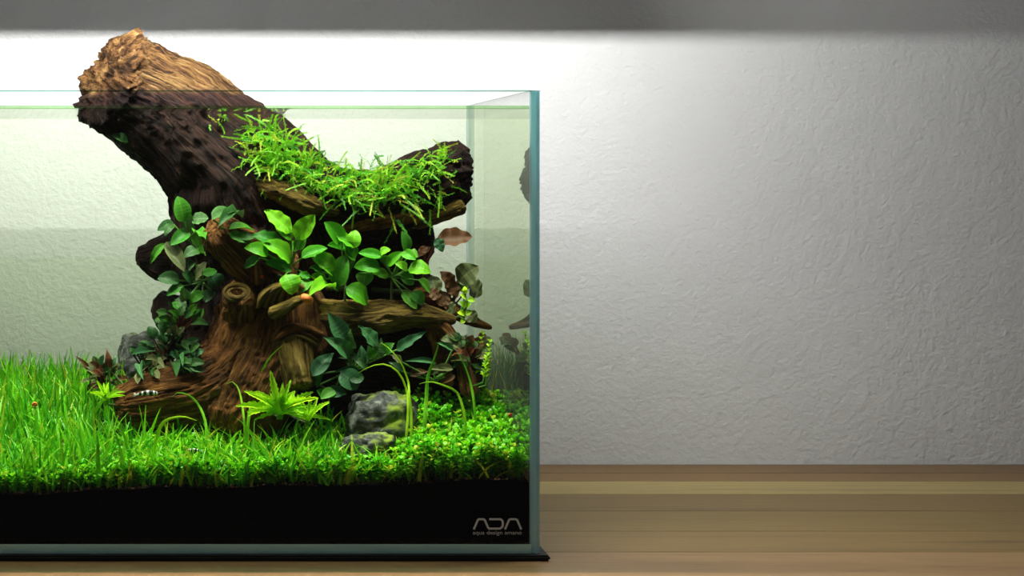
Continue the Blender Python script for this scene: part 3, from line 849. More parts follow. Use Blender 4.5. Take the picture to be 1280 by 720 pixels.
leafy('broadleaf_plant', (363, 335), c4([
    (270, 215, 130, 98, 80), (293, 245, 398, 122, 78), (275, 255, 185, 180, 50), (232, 272, 58, 235, 75, 'mid'), (265, 372, 112, 272, 88),
    (150, 330, 22, 295, 62), (265, 305, 326, 270, 48), (325, 350, 463, 298, 62), (272, 412, 134, 375, 60, 'mid'), (235, 440, 278, 546, 98),
    (372, 445, 308, 440, 36), (375, 470, 322, 542, 66, 'mid'), (100, 345, 22, 405, 45, 'mid'), (300, 300, 345, 225, 50, 'mid')]),
    'bright green broad-leaved plant beside the broken wood knob', 'plant', ['bright'], 'egg', rhiz=(345, 345, 385, 352), dpt=122.8)
leafy('broadleaf_plant', (432, 345), c4([
    (542, 270, 446, 160, 78), (610, 290, 496, 218, 62), (600, 298, 612, 203, 62), (560, 302, 463, 282, 46), (616, 342, 548, 266, 46),
    (612, 358, 553, 322, 36), (506, 412, 378, 332, 72), (520, 502, 562, 332, 92, 'mid'), (482, 520, 363, 556, 66), (456, 462, 373, 448, 46),
    (440, 425, 370, 400, 40, 'mid'), (556, 508, 672, 596, 92), (490, 440, 440, 405, 36), (520, 520, 470, 490, 40, 'mid')]),
    'bright green broad-leaved plant with the tallest leaf cluster, under the mossy branch', 'plant', ['bright'], 'egg', rhiz=(405, 360, 450, 362), dpt=123.2)
leafy('broadleaf_plant', (490, 345), c4([
    (742, 402, 602, 398, 70), (665, 425, 655, 502, 72, 'mid'), (752, 345, 628, 322, 50), (742, 330, 798, 306, 40), (782, 452, 698, 422, 46),
    (780, 388, 862, 318, 46), (860, 318, 932, 358, 46), (890, 412, 1012, 428, 78), (882, 315, 857, 208, 54, 'mid'), (886, 412, 820, 378, 40),
    (850, 440, 920, 488, 58, 'mid'), (945, 465, 1006, 532, 54, 'mid'), (860, 530, 936, 622, 42, 'mid'), (905, 530, 968, 600, 62, 'mid'), (900, 330, 945, 340, 50, 'mid'),
    (760, 380, 790, 340, 44, 'mid')]),
    'bright green broad-leaved plant at the golden root end, its leaves spreading right', 'plant', ['bright'], 'egg', rhiz=(465, 362, 515, 366), dpt=123.6)
leafy('dark_leaf_plant', (237, 300), c3([
    (428, 228, 392, 74, 88, 'mid'), (465, 300, 452, 148, 56), (478, 215, 580, 208, 70), (372, 240, 272, 278, 62), (368, 245, 318, 312, 44),
    (460, 285, 353, 368, 66, 'mid'), (322, 358, 232, 478, 40, 'mid'), (325, 348, 434, 524, 72, 'olive'), (485, 300, 528, 372, 66, 'mid'), (522, 400, 430, 442, 64),
    (500, 280, 560, 330, 60, 'mid'), (560, 420, 545, 360, 40, 'mid')]),
    'dark green plant with one upright pale leaf on the wood spur', 'plant', ['deep'], 'egg', dpt=125.5, dflt=127, lift=1.6)
leafy('dark_leaf_plant', (252, 352), c3([
    (500, 575, 572, 470, 64, 'olive'), (545, 545, 628, 520, 46, 'mid'), (590, 548, 630, 630, 98, 'blue'), (410, 580, 272, 568, 74), (430, 610, 328, 672, 50, 'mid'),
    (548, 648, 462, 716, 48, 'mid'), (420, 520, 480, 600, 60), (480, 660, 400, 640, 52), (600, 640, 560, 710, 60), (500, 470, 460, 520, 60), (440, 700, 420, 620, 54)]),
    'dark green drooping plant between the side spur and the round knot', 'plant', ['deep'], 'egg', dpt=124.6, lift=1.6)
leafy('dark_leaf_plant', (292, 292), c3([
    (705, 272, 852, 284, 60, 'mid'), (770, 330, 852, 318, 50), (600, 215, 745, 180, 76), (640, 260, 780, 205, 60), (700, 300, 830, 350, 52, 'mid')]),
    'dark green plant tucked behind the broken wood knob', 'plant', ['deep'], 'egg', dpt=125.2, lift=1.0)
leafy('strap_leaf_plant', (440, 462), c6([
    (268, 235, 168, 86, 82), (288, 322, 142, 218, 78), (428, 262, 332, 158, 78), (530, 288, 692, 188, 52), (85, 425, 198, 302, 74),
    (350, 372, 345, 262, 58), (300, 280, 290, 175, 62, 'deep'), (430, 332, 452, 222, 54, 'deep'), (108, 480, 148, 392, 44), (330, 390, 202, 402, 34),
    (330, 330, 220, 330, 40, 'deep'), (470, 300, 520, 250, 60, 'mid'), (410, 330, 380, 260, 50, 'mid'), (380, 380, 300, 340, 60, 'deep')]),
    'bluish green plant with long strap leaves before the right root', 'plant', ['blue'], 'lance', dpt=121.6, lift=1.3)
leafy('strap_leaf_plant', (415, 492), c6([
    (238, 402, 325, 494, 92), (150, 520, 268, 515, 60), (150, 530, 110, 500, 40, 'mid'), (205, 500, 130, 545, 48, 'mid'), (280, 440, 360, 430, 56, 'deep')]),
    'low bluish green plant with short leaves beside the craggy stone', 'plant', ['blue'], 'egg', dpt=120.6, lift=.9)
leafy('strap_leaf_plant', (545, 475), c6([
    (742, 356, 575, 346, 30), (832, 386, 703, 388, 42, 'olive'), (832, 288, 742, 248, 34), (800, 400, 705, 420, 34, 'olive'), (840, 420, 760, 470, 34, 'brown'),
    (560, 400, 490, 350, 34, 'deep'), (600, 420, 700, 400, 40, 'brown'), (560, 350, 500, 310, 40, 'olive')]),
    'olive narrow-leaved plant at the foot of the root twigs', 'plant', ['blue'], 'lance', dpt=121.4, lift=.9)
leafy('ruffled_plant', (528, 340), c4([
    (1045, 248, 1232, 238, 84, 'brown'), (1040, 245, 1075, 318, 44, 'blue'), (985, 285, 945, 345, 34, 'brown'), (975, 330, 1010, 290, 26, 'brown')]),
    'plant with one long brown ruffled leaf on red stalks', 'plant', ['brown'], 'lance', dpt=125.6, lift=.5, stalk='stalk_red', ruff=True)
leafy('ruffled_plant', (562, 385), c4([
    (1155, 475, 1262, 392, 100, 'olive'), (1215, 495, 1280, 545, 90, 'olive'), (1130, 500, 1058, 422, 60, 'brown'), (1040, 540, 1012, 440, 70, 'olive'), (1100, 470, 1150, 560, 64, 'brown'),
    (1160, 520, 1210, 460, 60, 'mid'), (1180, 480, 1225, 455, 40, 'lime'), (1060, 560, 1000, 520, 60, 'brown'), (1090, 600, 1140, 640, 60, 'olive'), (1050, 600, 1095, 530, 70, 'brown'),
    (1200, 640, 1250, 690, 60, 'olive'), (1110, 620, 1080, 560, 60, 'brown')]),
    'olive brown plant with round ruffled leaves above the root twigs', 'plant', ['olive'], 'egg', dpt=126, lift=.9, stalk='stalk_red', ruff=True)
leafy('small_leaf_sprig', (575, 395), c4([
    (1200, 570, 1165, 545, 26), (1205, 575, 1245, 575, 26), (1195, 610, 1160, 580, 24), (1200, 610, 1225, 590, 24), (1190, 650, 1150, 640, 26), (1195, 650, 1230, 630, 24), (1195, 540, 1190, 500, 24), (1195, 680, 1165, 690, 24)]),
    'thin light green sprig with tiny leaves beside the ruffled plant', 'plant', ['lime'], 'egg', dpt=124.5, lift=.4)
leafy('submerged_leaf_tuft', (158, 178), [(160, 178, 140, 168, 7), (158, 178, 146, 178, 6), (158, 176, 150, 166, 5)], 'tiny dark leaf tuft on the left flank of the trunk', 'plant', ['deep'], 'egg', dpt=128.8, lift=.3)

rnd = random.Random(5)
def bush(px, py, d, n, r, size, mats, label, flat=.8, kind='egg'):
    rows = []
    for i in range(n):
        a = rnd.uniform(0, 2 * math.pi); q = r * math.sqrt(rnd.random())
        bx, by = px + q * math.cos(a), py + q * math.sin(a) * flat
        b = math.atan2((by - py) - r * .35, bx - px) + rnd.uniform(-.6, .6)
        l = size * rnd.uniform(.7, 1.3)
        rows.append((bx, by, bx + l * math.cos(b), by + l * .8 * math.sin(b), l * rnd.uniform(.42, .58)))
    return leafy('leafy_bush', (px, py + r * .7), rows, label, 'plant', mats, kind, dpt=d, lift=2.0, stalk='stalk_red')
bush(208, 437, 127, 34, 26, 17, ['deep', 'olive', 'deep', 'blue'], 'dark leafy bush in front of the dark upright stone')
bush(184, 452, 127.6, 24, 19, 14, ['deep', 'blue', 'olive'], 'low dark bush above the tip of the front root')
bush(225, 400, 128, 18, 20, 18, ['deep', 'deep', 'mid'], 'dark bush climbing the lower side spur')
bush(228, 448, 127.4, 20, 17, 16, ['deep', 'deep', 'blue'], 'dark bush in the hollow against the front root')
bush(128, 468, 128, 24, 19, 13, ['olive', 'brown', 'blue', 'olive'], 'brown and olive bush at the edge of the tall grass')
bush(583, 432, 130, 22, 20, 15, ['olive', 'deep', 'brown', 'deep'], 'dim olive bush in the back corner by the side glass')
bush(588, 444, 125.5, 20, 17, 15, ['deep', 'olive', 'brown'], 'dark bush among the root twigs')
leafy('bronze_shoot', (137, 462), [(135, 462, 133, 436, 9, 'brown'), (138, 462, 146, 446, 8, 'blue'), (112, 462, 94, 445, 5, 'brown'), (128, 462, 118, 447, 9, 'brown'), (142, 465, 152, 452, 6, 'olive')],
      'small bronze upright shoot by the dark stone', 'plant', ['brown'], 'lance', dpt=127.5, lift=.5, stalk='stalk_red')

# lime rosettes with toothed leaves
def rosette(px, py, d, n, r, label, spread=1.0):
    rows = []
    for i in range(n):
        a = math.pi * (-.06 + 1.12 * (i + .5) / n) + rnd.uniform(-.3, .3)
        l = r * rnd.uniform(.5, 1.15)
        rows.append((px + 3 * math.cos(a), py - 3 * math.sin(a), px + spread * l * math.cos(a), py - l * math.sin(a) + l * .15 * rnd.random(), l * .13))
    for i in range(n // 2):
        a = math.pi * rnd.uniform(.15, .85); l = r * rnd.uniform(.4, .7)
        rows.append((px, py + 4, px + l * math.cos(a), py + 4 - l * math.sin(a), l * .26))
    return leafy('lime_rosette', (px, py + 8), rows, label, 'plant', ['lime'], 'toothed', dpt=d, lift=1.4)
rosette(350, 514, 119.6, 26, 52, 'lime green rosette with toothed leaves in front of the sawn stub')
rosette(133, 497, 121.5, 9, 26, 'small lime rosette by the tip of the front root')
rosette(385, 522, 119.4, 9, 30, 'small lime rosette between the sawn stub and the craggy stone')

# single long blades
def blade(pts, w, label, mat='blade'):
    """pts: (px, py, d) from root to tip"""
    P = [[*W(*p), 0, 0] for p in pts]
    z0 = float(soil(P[0][0], P[0][1])) - .1
    if P[0][2] > z0 + .3: P.insert(0, [P[0][0], P[0][1] + .1, z0, 0, 0])
    P = np.array(P); C, s = catmull(P, 18); C = C[:, :3]
    Tn = np.gradient(C, axis=0); Tn /= np.linalg.norm(Tn, axis=1)[:, None]
    S = np.cross(Tn, np.array([.2, -1, .3])); S /= np.linalg.norm(S, axis=1)[:, None]
    u = np.linspace(0, 1, 18); ww = w * 120 / F * .5 * np.clip(1.05 - u ** 4, .1, 1)
    Nn = np.cross(S, Tn)
    V = np.stack([C - S * ww[:, None], C + Nn * ww[:, None] * .35, C + S * ww[:, None]], 1).reshape(-1, 3)
    fs = [(3 * i + k, 3 * i + k + 1, 3 * i + k + 4, 3 * i + k + 3) for i in range(17) for k in range(2)]
    lf = np.stack([np.repeat(u, 3), np.tile([-1, 0, 1], 18), np.zeros(54)], -1)
    t = obj('grass_blade', mesh('grass_blade', V - C[0], fs, M[mat], True, {'lf': lf}), None, C[0])
    return tag(t, label, 'grass blade', 'long single grass blades')
blade([(310, 528, 119.8), (318, 494, 120.4), (326, 468, 120.6), (338, 446, 120.4), (354, 431, 120.3)], 4, 'straight green grass blade leaning against the sawn stub')
blade([(258, 556, 118.6), (257, 528, 119), (248, 506, 119.5), (236, 494, 119.2), (222, 491, 119), (215, 496, 119)], 3.4, 'hooked pale grass blade over the front root')
blade([(531, 530, 119.6), (533, 498, 120.2), (535, 470, 120.4), (543, 448, 120.4), (549, 427, 120.4)], 5, 'thick straight grass blade before the root twigs')
blade([(508, 545, 118.2), (510, 520, 118.6), (510, 500, 118.8), (509, 490, 119.2), (500, 468, 119), (484, 456, 118.8), (466, 457, 118.8), (448, 466, 119)], 3, 'thin arching runner over the craggy stone', 'lime')
blade([(514, 545, 118.4), (514, 515, 118.8), (511, 490, 119.0), (511, 480, 119.6), (502, 455, 119.4), (488, 437, 119.4), (476, 428, 119.6)], 3, 'thin upright runner behind the arching one', 'lime')
blade([(582, 530, 118.8), (575, 498, 119.2), (568, 488, 119.2), (555, 482, 119), (538, 477, 119), (524, 480, 119.2)], 3.6, 'arching pale blade over the round-leaved carpet', 'lime')
blade([(594, 525, 120.4), (592, 500, 120.6), (588, 478, 121), (580, 455, 121), (572, 440, 121)], 3.4, 'slender green blade by the root twigs beside the glass')
blade([(192, 572, 117.4), (196, 548, 117.4), (202, 530, 117.4), (214, 523, 117.2), (230, 521, 117.1), (246, 526, 117.2)], 4, 'bowed light blade lying over the grass before the front root', 'lime')
blade([(306, 540, 118.8), (303, 508, 119.4), (300, 492, 119.8), (296, 482, 120), (290, 477, 120), (283, 480, 120)], 3, 'short hooked blade on the lower front root')

# ------------------------------------------------------------------ carpet plants (stuff)
def ribbons(name, base, length, width, lean, curl, colors, label, cat, parent=None, seg=6):
    n = len(base)
    az = RNG.uniform(0, 2 * np.pi, n)
    dirh = np.stack([np.cos(az), np.sin(az), 0 * az], -1)
    u = np.linspace(0, 1, seg + 1)
    ang = lean[:, None] + curl[:, None] * u[None] ** 1.3       # angle from vertical
    dl = length[:, None] / seg
    hx = np.cumsum(np.sin(ang) * dl, 1) - np.sin(ang[:, :1]) * dl; hz = np.cumsum(np.cos(ang) * dl, 1) - np.cos(ang[:, :1]) * dl
    C = base[:, None] + dirh[:, None] * hx[..., None] + np.array([0, 0, 1.0]) * hz[..., None]
    rot = az + RNG.normal(0, .7, n) + np.pi / 2
    ok = np.array([not crosses_wood(C[i, ::2]) for i in range(n)])
    C, rot, width, colors = C[ok], rot[ok], width[ok], colors[ok]; n = len(C)
    side = np.stack([np.cos(rot), np.sin(rot), 0 * rot], -1)
    w = width[:, None] * .5 * np.clip(1.02 - u ** 2.5, .12, 1)[None]
    V = np.stack([C - side[:, None] * w[..., None], C + side[:, None] * w[..., None]], 2)
    V[..., 1] = np.clip(V[..., 1], YF + T + .04, YB - T - .05)
    V[..., 0] = np.clip(V[..., 0], XL + T + .05, XR - T - .05)
    k = (seg + 1) * 2
    f1 = np.array([(2 * i, 2 * i + 1, 2 * i + 3, 2 * i + 2) for i in range(seg)])
    Fc = (f1[None] + (np.arange(n) * k)[:, None, None]).reshape(-1, 4)
    tint = np.repeat(np.hstack([colors, np.ones((n, 1))]), k, 0)
    o = obj(name, mesh(name, V.reshape(-1, 3), Fc, M['vcol'], True, {'tint': tint}), parent)
    return tag(o, label, cat, kind='stuff') if parent is None else o
def greens(n, lo, hi, yellow=.12):
    t = RNG.random((n, 1)) ** 1.2
    c = np.array(lo) * (1 - t) + np.array(hi) * t
    m = RNG.random(n) < yellow
    c[m] = np.array((.62, .72, .04)) * RNG.uniform(.7, 1.1, (m.sum(), 1))
    return c
def scatter(n, x0, x1, y0, y1, dens=None):
    X = RNG.uniform(x0, x1, n); Y = RNG.uniform(y0, y1, n)
    if dens is not None:
        k = RNG.random(n) < dens(X, Y); X, Y = X[k], Y[k]
    return np.stack([X, Y, soil(X, Y) - .05], -1)
LO, HI = (.035, .34, .008), (.29, .80, .015)
b = scatter(3000, -17, -4.0, YF + 1.0, YB - 1.2, lambda X, Y: np.where((X > -8) & (Y > 123), .25, .5 + .5 * (X < -7.5)))
n = len(b)
ribbons('tall_grass', b, RNG.uniform(2.0, 4.6, n), RNG.uniform(.13, .3, n), np.abs(RNG.normal(.1, .22, n)), RNG.uniform(0, 1.0, n), greens(n, LO, HI, .1), 'tall bright green grass thicket before the bare wall, away from the wood', 'grass')
b = scatter(2300, -5, 9.5, YF + .8, YF + 8.5, lambda X, Y: .45 + .5 * np.clip(1 - np.abs(Y - 118.5) / 3.5, 0, 1) * (perlin(np.stack([X * .5, Y * .5, X * 0], -1)) > -.15))
n = len(b)
ribbons('short_grass', b, RNG.uniform(1.4, 3.4, n), RNG.uniform(.15, .34, n), np.abs(RNG.normal(.12, .3, n)), RNG.uniform(.1, 1.3, n), greens(n, LO, HI, .16), 'short green grass carpet in front of the driftwood', 'grass')
b = scatter(520, -12.5, 10.5, YF + .9, YF + 5.5, None); n = len(b)
ribbons('curved_grass', b, RNG.uniform(2.4, 4.4, n), RNG.uniform(.16, .34, n), np.abs(RNG.normal(.25, .3, n)), RNG.uniform(.5, 1.9, n), greens(n, (.12, .50, .01), (.40, .85, .03), .15), 'longer curved pale green blades rising out of the short grass', 'grass', seg=9)
b = scatter(420, 9.5, 20.9, YF + .8, YF + 8, None); n = len(b)
ribbons('sparse_grass', b, RNG.uniform(1.6, 3.4, n), RNG.uniform(.14, .28, n), np.abs(RNG.normal(.25, .35, n)), RNG.uniform(.2, 1.5, n), greens(n, LO, HI, .45), 'sparse yellowish grass blades growing through the round-leaved carpet', 'grass')
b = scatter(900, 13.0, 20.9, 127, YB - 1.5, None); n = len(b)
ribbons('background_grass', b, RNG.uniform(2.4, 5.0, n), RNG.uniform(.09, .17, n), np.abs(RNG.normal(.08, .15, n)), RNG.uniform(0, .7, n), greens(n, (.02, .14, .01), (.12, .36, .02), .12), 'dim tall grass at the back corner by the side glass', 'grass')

def sprigs(name, base, height, nlev, lsize, colors, label, cat, parent=None):
    """little stems with paired round leaves"""
    n = len(base)
    az = RNG.uniform(0, 2 * np.pi, n); lean = np.abs(RNG.normal(0, .32, n))
    ax = np.stack([np.cos(az) * np.sin(lean), np.sin(az) * np.sin(lean), np.cos(lean)], -1)
    ok = np.array([not crosses_wood([base[i], base[i] + ax[i] * (height[i] + lsize)]) for i in range(n)])
    base, az, ax, height, colors = base[ok], az[ok], ax[ok], height[ok], colors[ok]; n = len(base)
    LV = np.array([(0, 0, 0), (.35, .36, .06), (.8, .34, .04), (1.05, 0, -.05), (.8, -.34, .04), (.35, -.36, .06)])
    Vs, Fs, Ts = [], [], []
    base_i = 0
    for lev in range(nlev):
        f = (lev + 1) / nlev
        for s in range(3 if lev == nlev - 1 else 2):
            a = az + lev * 1.57 + s * (2.09 if lev == nlev - 1 else np.pi) + RNG.normal(0, .25, n)
            up = RNG.uniform(.1, .6, n) + (.5 if lev == nlev - 1 else 0)
            d = np.stack([np.cos(a) * np.cos(up), np.sin(a) * np.cos(up), np.sin(up)], -1)
            sd = np.stack([-np.sin(a), np.cos(a), 0 * a], -1)
            nn = np.cross(d, sd)
            sz = lsize * RNG.uniform(.7, 1.25, n) * (.75 + .25 * f)
            P = base + ax * (height * (.25 + .75 * f))[:, None]
            v = P[:, None] + (LV[None, :, 0:1] * d[:, None] + LV[None, :, 1:2] * sd[:, None] + LV[None, :, 2:3] * nn[:, None]) * sz[:, None, None]
            Vs.append(v.reshape(-1, 3))
            fi = np.array([(0, 1, 5), (1, 2, 5), (2, 4, 5), (2, 3, 4)])
            Fs.append((fi[None] + (np.arange(n) * 6)[:, None, None]).reshape(-1, 3) + base_i)
            base_i += n * 6
            c = np.clip(colors * RNG.uniform(.85, 1.3, (n, 1)), 0, 1)
            Ts.append(np.repeat(np.hstack([c, np.ones((n, 1))]), 6, 0))
    # stems: thin three-sided
    w = .025
    V3 = []
    for k in range(3):
        o = np.array([math.cos(2.09 * k), math.sin(2.09 * k), 0]) * w
        V3.append(base + o); V3.append(base + ax * height[:, None] + o)
    v = np.stack(V3, 1).reshape(-1, 3)
    fi = np.array([(0, 2, 3), (0, 3, 1), (2, 4, 5), (2, 5, 3), (4, 0, 1), (4, 1, 5)])
    Vs.append(v); Fs.append((fi[None] + (np.arange(n) * 6)[:, None, None]).reshape(-1, 3) + base_i)
    Ts.append(np.tile(np.array([[.12, .3, .03, 1]]), (n * 6, 1)))
    V = np.vstack(Vs); V[:, 1] = np.clip(V[:, 1], YF + T + .04, YB - T - .05); V[:, 0] = np.clip(V[:, 0], XL + T + .05, XR - T - .05)
    o = obj(name, mesh(name, V, np.vstack(Fs), M['vcol'], True, {'tint': np.vstack(Ts)}), parent)
    return tag(o, label, cat, kind='stuff') if parent is None else o
LO2, HI2 = (.08, .48, .008), (.38, .88, .015)
b = scatter(2000, 11.0, 21.1, YF + .8, YF + 12, lambda X, Y: np.clip((X - 10.6 + (Y - 120) * -.05) * .8, 0, 1))
n = len(b); m = np.clip((b[:, 0] - 10) / 4, .4, 1)
sprigs('round_leaf_carpet', b, RNG.uniform(1.2, 2.5, n) * m, 6, .34, greens(n, LO2, HI2, .12), 'dense lime green carpet of tiny round leaves by the side glass', 'carpet plant')
b = scatter(2400, -6, 11.5, YF + .8, YF + 6.5, lambda X, Y: .3 + .7 * (perlin(np.stack([X * .45, Y * .45, X * 0 + 4.4], -1)) > -.05))
n = len(b)
sprigs('round_leaf_carpet', b, RNG.uniform(.7, 1.7, n), 4, .32, greens(n, LO2, HI2, .06), 'loose tiny round-leaved carpet mixed into the short grass', 'carpet plant')
b = scatter(900, -16, -6, YF + .8, YF + 7, None); n = len(b)
sprigs('round_leaf_carpet', b, RNG.uniform(.6, 1.5, n), 4, .32, greens(n, LO2, HI2, .05), 'tiny round leaves scattered between the tall grass stems', 'carpet plant')
# yellowish stem plants in the back corner
def stem_plant(px, py, tx, ty, d, label):
    a = W(px, py, d); e = W(tx, ty, d)
    rows = []
    for i in range(9):
        u = .2 + .8 * i / 8
        x, y = px + (tx - px) * u, py + (ty - py) * u
        for s in (-1, 1):
            rows.append((x, y, x + s * 5.5 * (1.15 - .6 * u), y - 4, 3.4))
    t = thing('stem_plant', a, label, 'plant', 'yellowish stem plants in the back corner')
    put('stem', ROD['stalk'], t, a, e, .12, (0, -1, 0), .12)
    put('root', ROD['stalk'], t, np.array(anchor(a)), a, .12, (0, -1, 0), .12)
    for i, (bx, by, x2, y2, w) in enumerate(rows):
        put('leaf', leaf_var('lime', 'egg')[i % 5], t, W(bx, by, d - .05), W(x2, y2, d - .15 + .3 * (i % 3 - 1)), w * d / F, (0, -.6, .8))
for (px, py, tx, ty, d, lb) in [(604, 478, 609, 444, 121.6, 'shortest yellow-green stem plant, rising from the round-leaved carpet'), (592, 480, 603, 418, 125.5, 'tallest slanting yellow-green stem plant near the side glass'), (607, 482, 612, 428, 123.5, 'yellow-green stem plant closest to the side glass')]:
    stem_plant(px, py, tx, ty, d, lb)

# moss on the branch
def moss(name, poly, n, lrange, label, up=0.3):
    poly = np.array(poly, float)
    def inside(x, y):
        c = False; j = len(poly) - 1
        for i in range(len(poly)):
            if (poly[i, 1] > y) != (poly[j, 1] > y) and x < (poly[j, 0] - poly[i, 0]) * (y - poly[i, 1]) / (poly[j, 1] - poly[i, 1]) + poly[i, 0]: c = not c
            j = i
        return c
    Vs, Fs, Ts = [], [], []; bi = 0
    r = random.Random(9)
    k = 0
    while k < n:
        x = r.uniform(poly[:, 0].min(), poly[:, 0].max()); y = r.uniform(poly[:, 1].min(), poly[:, 1].max())
        if not inside(x, y): continue
        d = surf(x, y, None)
        if d is None: continue
        k += 1
        p = W(x, y, d - .05)
        L = r.uniform(*lrange); m = int(L / .085)
        dirv = np.array([r.gauss(0, .9), -r.uniform(.2, 1.0), r.gauss(up, .7)]); dirv /= np.linalg.norm(dirv)
        bend = np.array([r.gauss(0, .5), r.gauss(0, .3), r.uniform(-1.3, .25)])
        pts = []
        for q in range(m):
            u = q / m
            dv = dirv + bend * u; dv /= np.linalg.norm(dv)
            p = p + dv * .085; pts.append((p.copy(), dv))
        t = r.random()
        col = np.array((.05, .34, .012)) * (1 - t) + np.array((.36, .72, .03)) * t
        if r.random() < .12: col = np.array((.55, .62, .06))
        vv = []; tt = []; ff = []
        s0 = np.cross(pts[0][1], np.array([r.gauss(0, 1), r.gauss(0, 1), r.gauss(0, 1)])); s0 /= np.linalg.norm(s0) + 1e-6
        w = .022
        for q, (pp, dv) in enumerate(pts):
            sd = np.cross(dv, s0); sd /= np.linalg.norm(sd) + 1e-6; s2 = np.cross(sd, dv)
            b0 = len(vv)
            vv += [pp - sd * w, pp + sd * w]
            if q: ff.append((b0, b0 + 1, q_prev + 1, q_prev))
            q_prev = b0
            for sgn in (-1, 1):
                l = .145 * (1.1 - .55 * q / m) * r.uniform(.7, 1.2)
                e = pp + (sd * sgn * .8 + dv * .65 + s2 * r.gauss(0, .45)) * l
                mid = (pp + e) / 2
                b1 = len(vv)
                vv += [pp, mid + dv * .045 + s2 * .01, e, mid - dv * .045]
                ff.append((b1, b1 + 1, b1 + 2, b1 + 3))
        vv = np.array(vv)
        Vs.append(vv); Fs += [tuple(i + bi for i in f) for f in ff]; bi += len(vv)
        Ts.append(np.tile(np.append(col * r.uniform(.8, 1.2), 1)[None], (len(vv), 1)))
    V = np.vstack(Vs); V[:, 1] = np.clip(V[:, 1], YF + T + .05, YB - T - .1); V[:, 2] = np.minimum(V[:, 2], ZW - .1)
    o = obj(name, mesh(name, V, Fs, M['vcol'], True, {'tint': np.clip(np.vstack(Ts), 0, 1)}))
    return tag(o, label, 'moss', kind='stuff')
moss('moss', [(322, 146), (348, 158), (380, 192), (420, 212), (470, 208), (510, 206), (545, 192), (560, 196), (548, 222), (520, 240), (490, 262), (440, 262), (405, 246), (360, 226), (318, 212), (306, 190), (312, 160)], 620, (.7, 2.4), 'feathery bright green moss draped over the driftwood branch', .5)
moss('moss', [(505, 225), (578, 200), (584, 215), (540, 258), (520, 300), (500, 300), (490, 268)], 34, (.8, 2.2), 'thin moss strands trailing from the branch tip', -.4)
moss('moss', [(258, 146), (288, 144), (286, 158), (262, 158)], 10, (.5, 1.2), 'two small moss sprigs on the trunk at the waterline', .1)

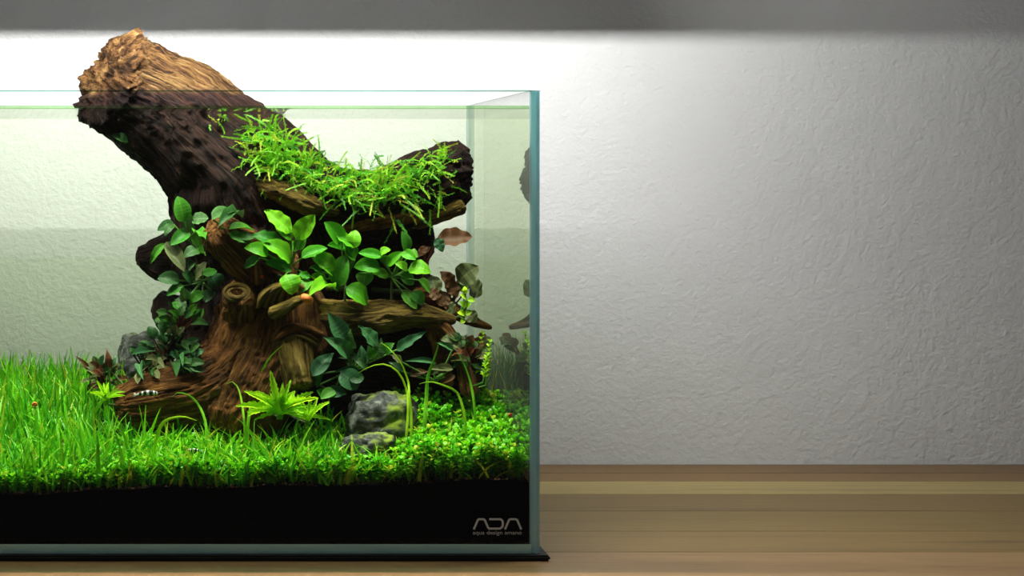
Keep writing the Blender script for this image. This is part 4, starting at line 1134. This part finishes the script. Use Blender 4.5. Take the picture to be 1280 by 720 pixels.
# ------------------------------------------------------------------ animals
def shrimp(px, py, d, L, flip, label):
    """banded shrimp: curved tapering body, tail fan, legs, feelers"""
    d = min(d, surf(px, py, 999) - .22, surf(px - 8, py, 999) - .22, surf(px + 8, py, 999) - .22)
    c = W(px, py, d)
    t = thing('shrimp', c, label, 'shrimp')
    nx, nr = 34, 12
    V, tint = [], []
    bands = [(0, .07, 0), (.07, .14, 1), (.14, .22, 0), (.22, .40, 1), (.40, .53, 0), (.53, .68, 1), (.68, .76, 0), (.76, .88, 1), (.88, 1.01, 0)]
    for i in range(nx):
        u = i / (nx - 1)
        r = L * .15 * (math.sin(math.pi * min(1, u * .85 + .1)) ** .6) * (1 - .35 * u)
        if i == 0 or i == nx - 1: r *= .15
        z = L * (.06 * math.sin(u * math.pi) - .05 * u); x = L * (u - .5) * flip
        blk = next(b for a, e, b in bands if a <= u < e)
        for k in range(nr):
            a = 2 * math.pi * k / nr
            V.append((x, r * .75 * math.cos(a), z + r * math.sin(a)))
            tint.append((.008, .008, .01, 1) if blk else (.9, .88, .82, 1))
    fs = [(i * nr + k, i * nr + (k + 1) % nr, (i + 1) * nr + (k + 1) % nr, (i + 1) * nr + k) for i in range(nx - 1) for k in range(nr)]
    fs += [list(range(nr))[::-1], [(nx - 1) * nr + k for k in range(nr)]]
    obj('body', mesh('body', V, fs, M['shrimp'], True, {'tint': np.array(tint)}), t)
    # tail fan: three rounded lobes
    fv, ff = [], []
    for k, a in enumerate((-.5, 0, .5)):
        b = len(fv)
        for (u, w) in ((0, .02), (.07, .035), (.13, .035), (.16, .012)):
            x = flip * L * (.49 + u * math.cos(a)); z = L * (-.05 + u * math.sin(a)); 
            fv += [(x, -L * .01, z - w * L), (x, L * .01, z + w * L)]
        ff += [(b + 2 * i, b + 2 * i + 1, b + 2 * i + 3, b + 2 * i + 2) for i in range(3)]
    obj('tail_fan', mesh('tail_fan', fv, ff, M['shrimp'], True, {'tint': np.tile([.9, .88, .82, 1], (len(fv), 1))}), t)
    for k in range(5):
        x = flip * L * (-.28 + .09 * k)
        for s in (-1, 1):
            put('leg', ROD['stalk_red'], t, c + np.array([x, s * .04 * L, -.04 * L]), c + np.array([x - flip * .03 * L, s * .1 * L, -.17 * L]), .03, (0, 1, 0), .03)
    for s in (-1, 1):
        put('feeler', ROD['stalk_red'], t, c + np.array([-flip * L * .48, s * .02 * L, .02 * L]), c + np.array([-flip * L * .85, s * .16 * L, .1 * L]), .02, (0, 1, 0), .02)
        eb = [(-flip * L * .42 + q[0] * .022 * L, s * .06 * L + q[1] * .022 * L, .06 * L + q[2] * .022 * L) for q in IV]
        obj('eye', mesh('eye', eb, IF, M['mat']), t)
shrimp(184, 492, 120.6, 1.45, -1, 'black and white banded shrimp resting on the tip of the front root')
shrimp(243, 563, 116.6, .85, 1, 'small black and white shrimp half hidden in the short grass')
def snail(px, py, d, r, mat, label):
    d = min(d, surf(px, py, 999) - r * .8)
    c = W(px, py, d)
    t = thing('snail', c, label, 'snail')
    n, nr = 60, 10
    V = []
    for i in range(n):
        u = i / (n - 1); a = u * 2.6 * 2 * math.pi; rad = r * .62 * math.exp(-1.9 * (1 - u)); tr = r * .5 * math.exp(-1.9 * (1 - u))
        cx, cz = rad * math.cos(a), rad * math.sin(a); y = -(1 - u) * r * .5
        for k in range(nr):
            b = 2 * math.pi * k / nr
            V.append((cx + tr * math.cos(b) * math.cos(a), y + tr * math.sin(b), cz + tr * math.cos(b) * math.sin(a)))
    fs = [(i * nr + k, i * nr + (k + 1) % nr, (i + 1) * nr + (k + 1) % nr, (i + 1) * nr + k) for i in range(n - 1) for k in range(nr)] + [list(range(nr))[::-1], [(n - 1) * nr + k for k in range(nr)]]
    obj('shell', mesh('shell', V, fs, M[mat]), t)
    fv = [(q[0] * r * 1.1, q[1] * r * .4, q[2] * r * .22 - r * .95) for q in IV]
    obj('foot', mesh('foot', fv, IF, M['snail_foot']), t)
snail(44, 506, 118.5, .22, 'shell', 'tiny orange snail on the tall grass')
snail(638, 519, 117.2, .16, 'shell_red', 'tiny red snail on the carpet of round leaves')
snail(328, 346, 121.0, .13, 'shell_red', 'tiny red snail beside the wooden peg')
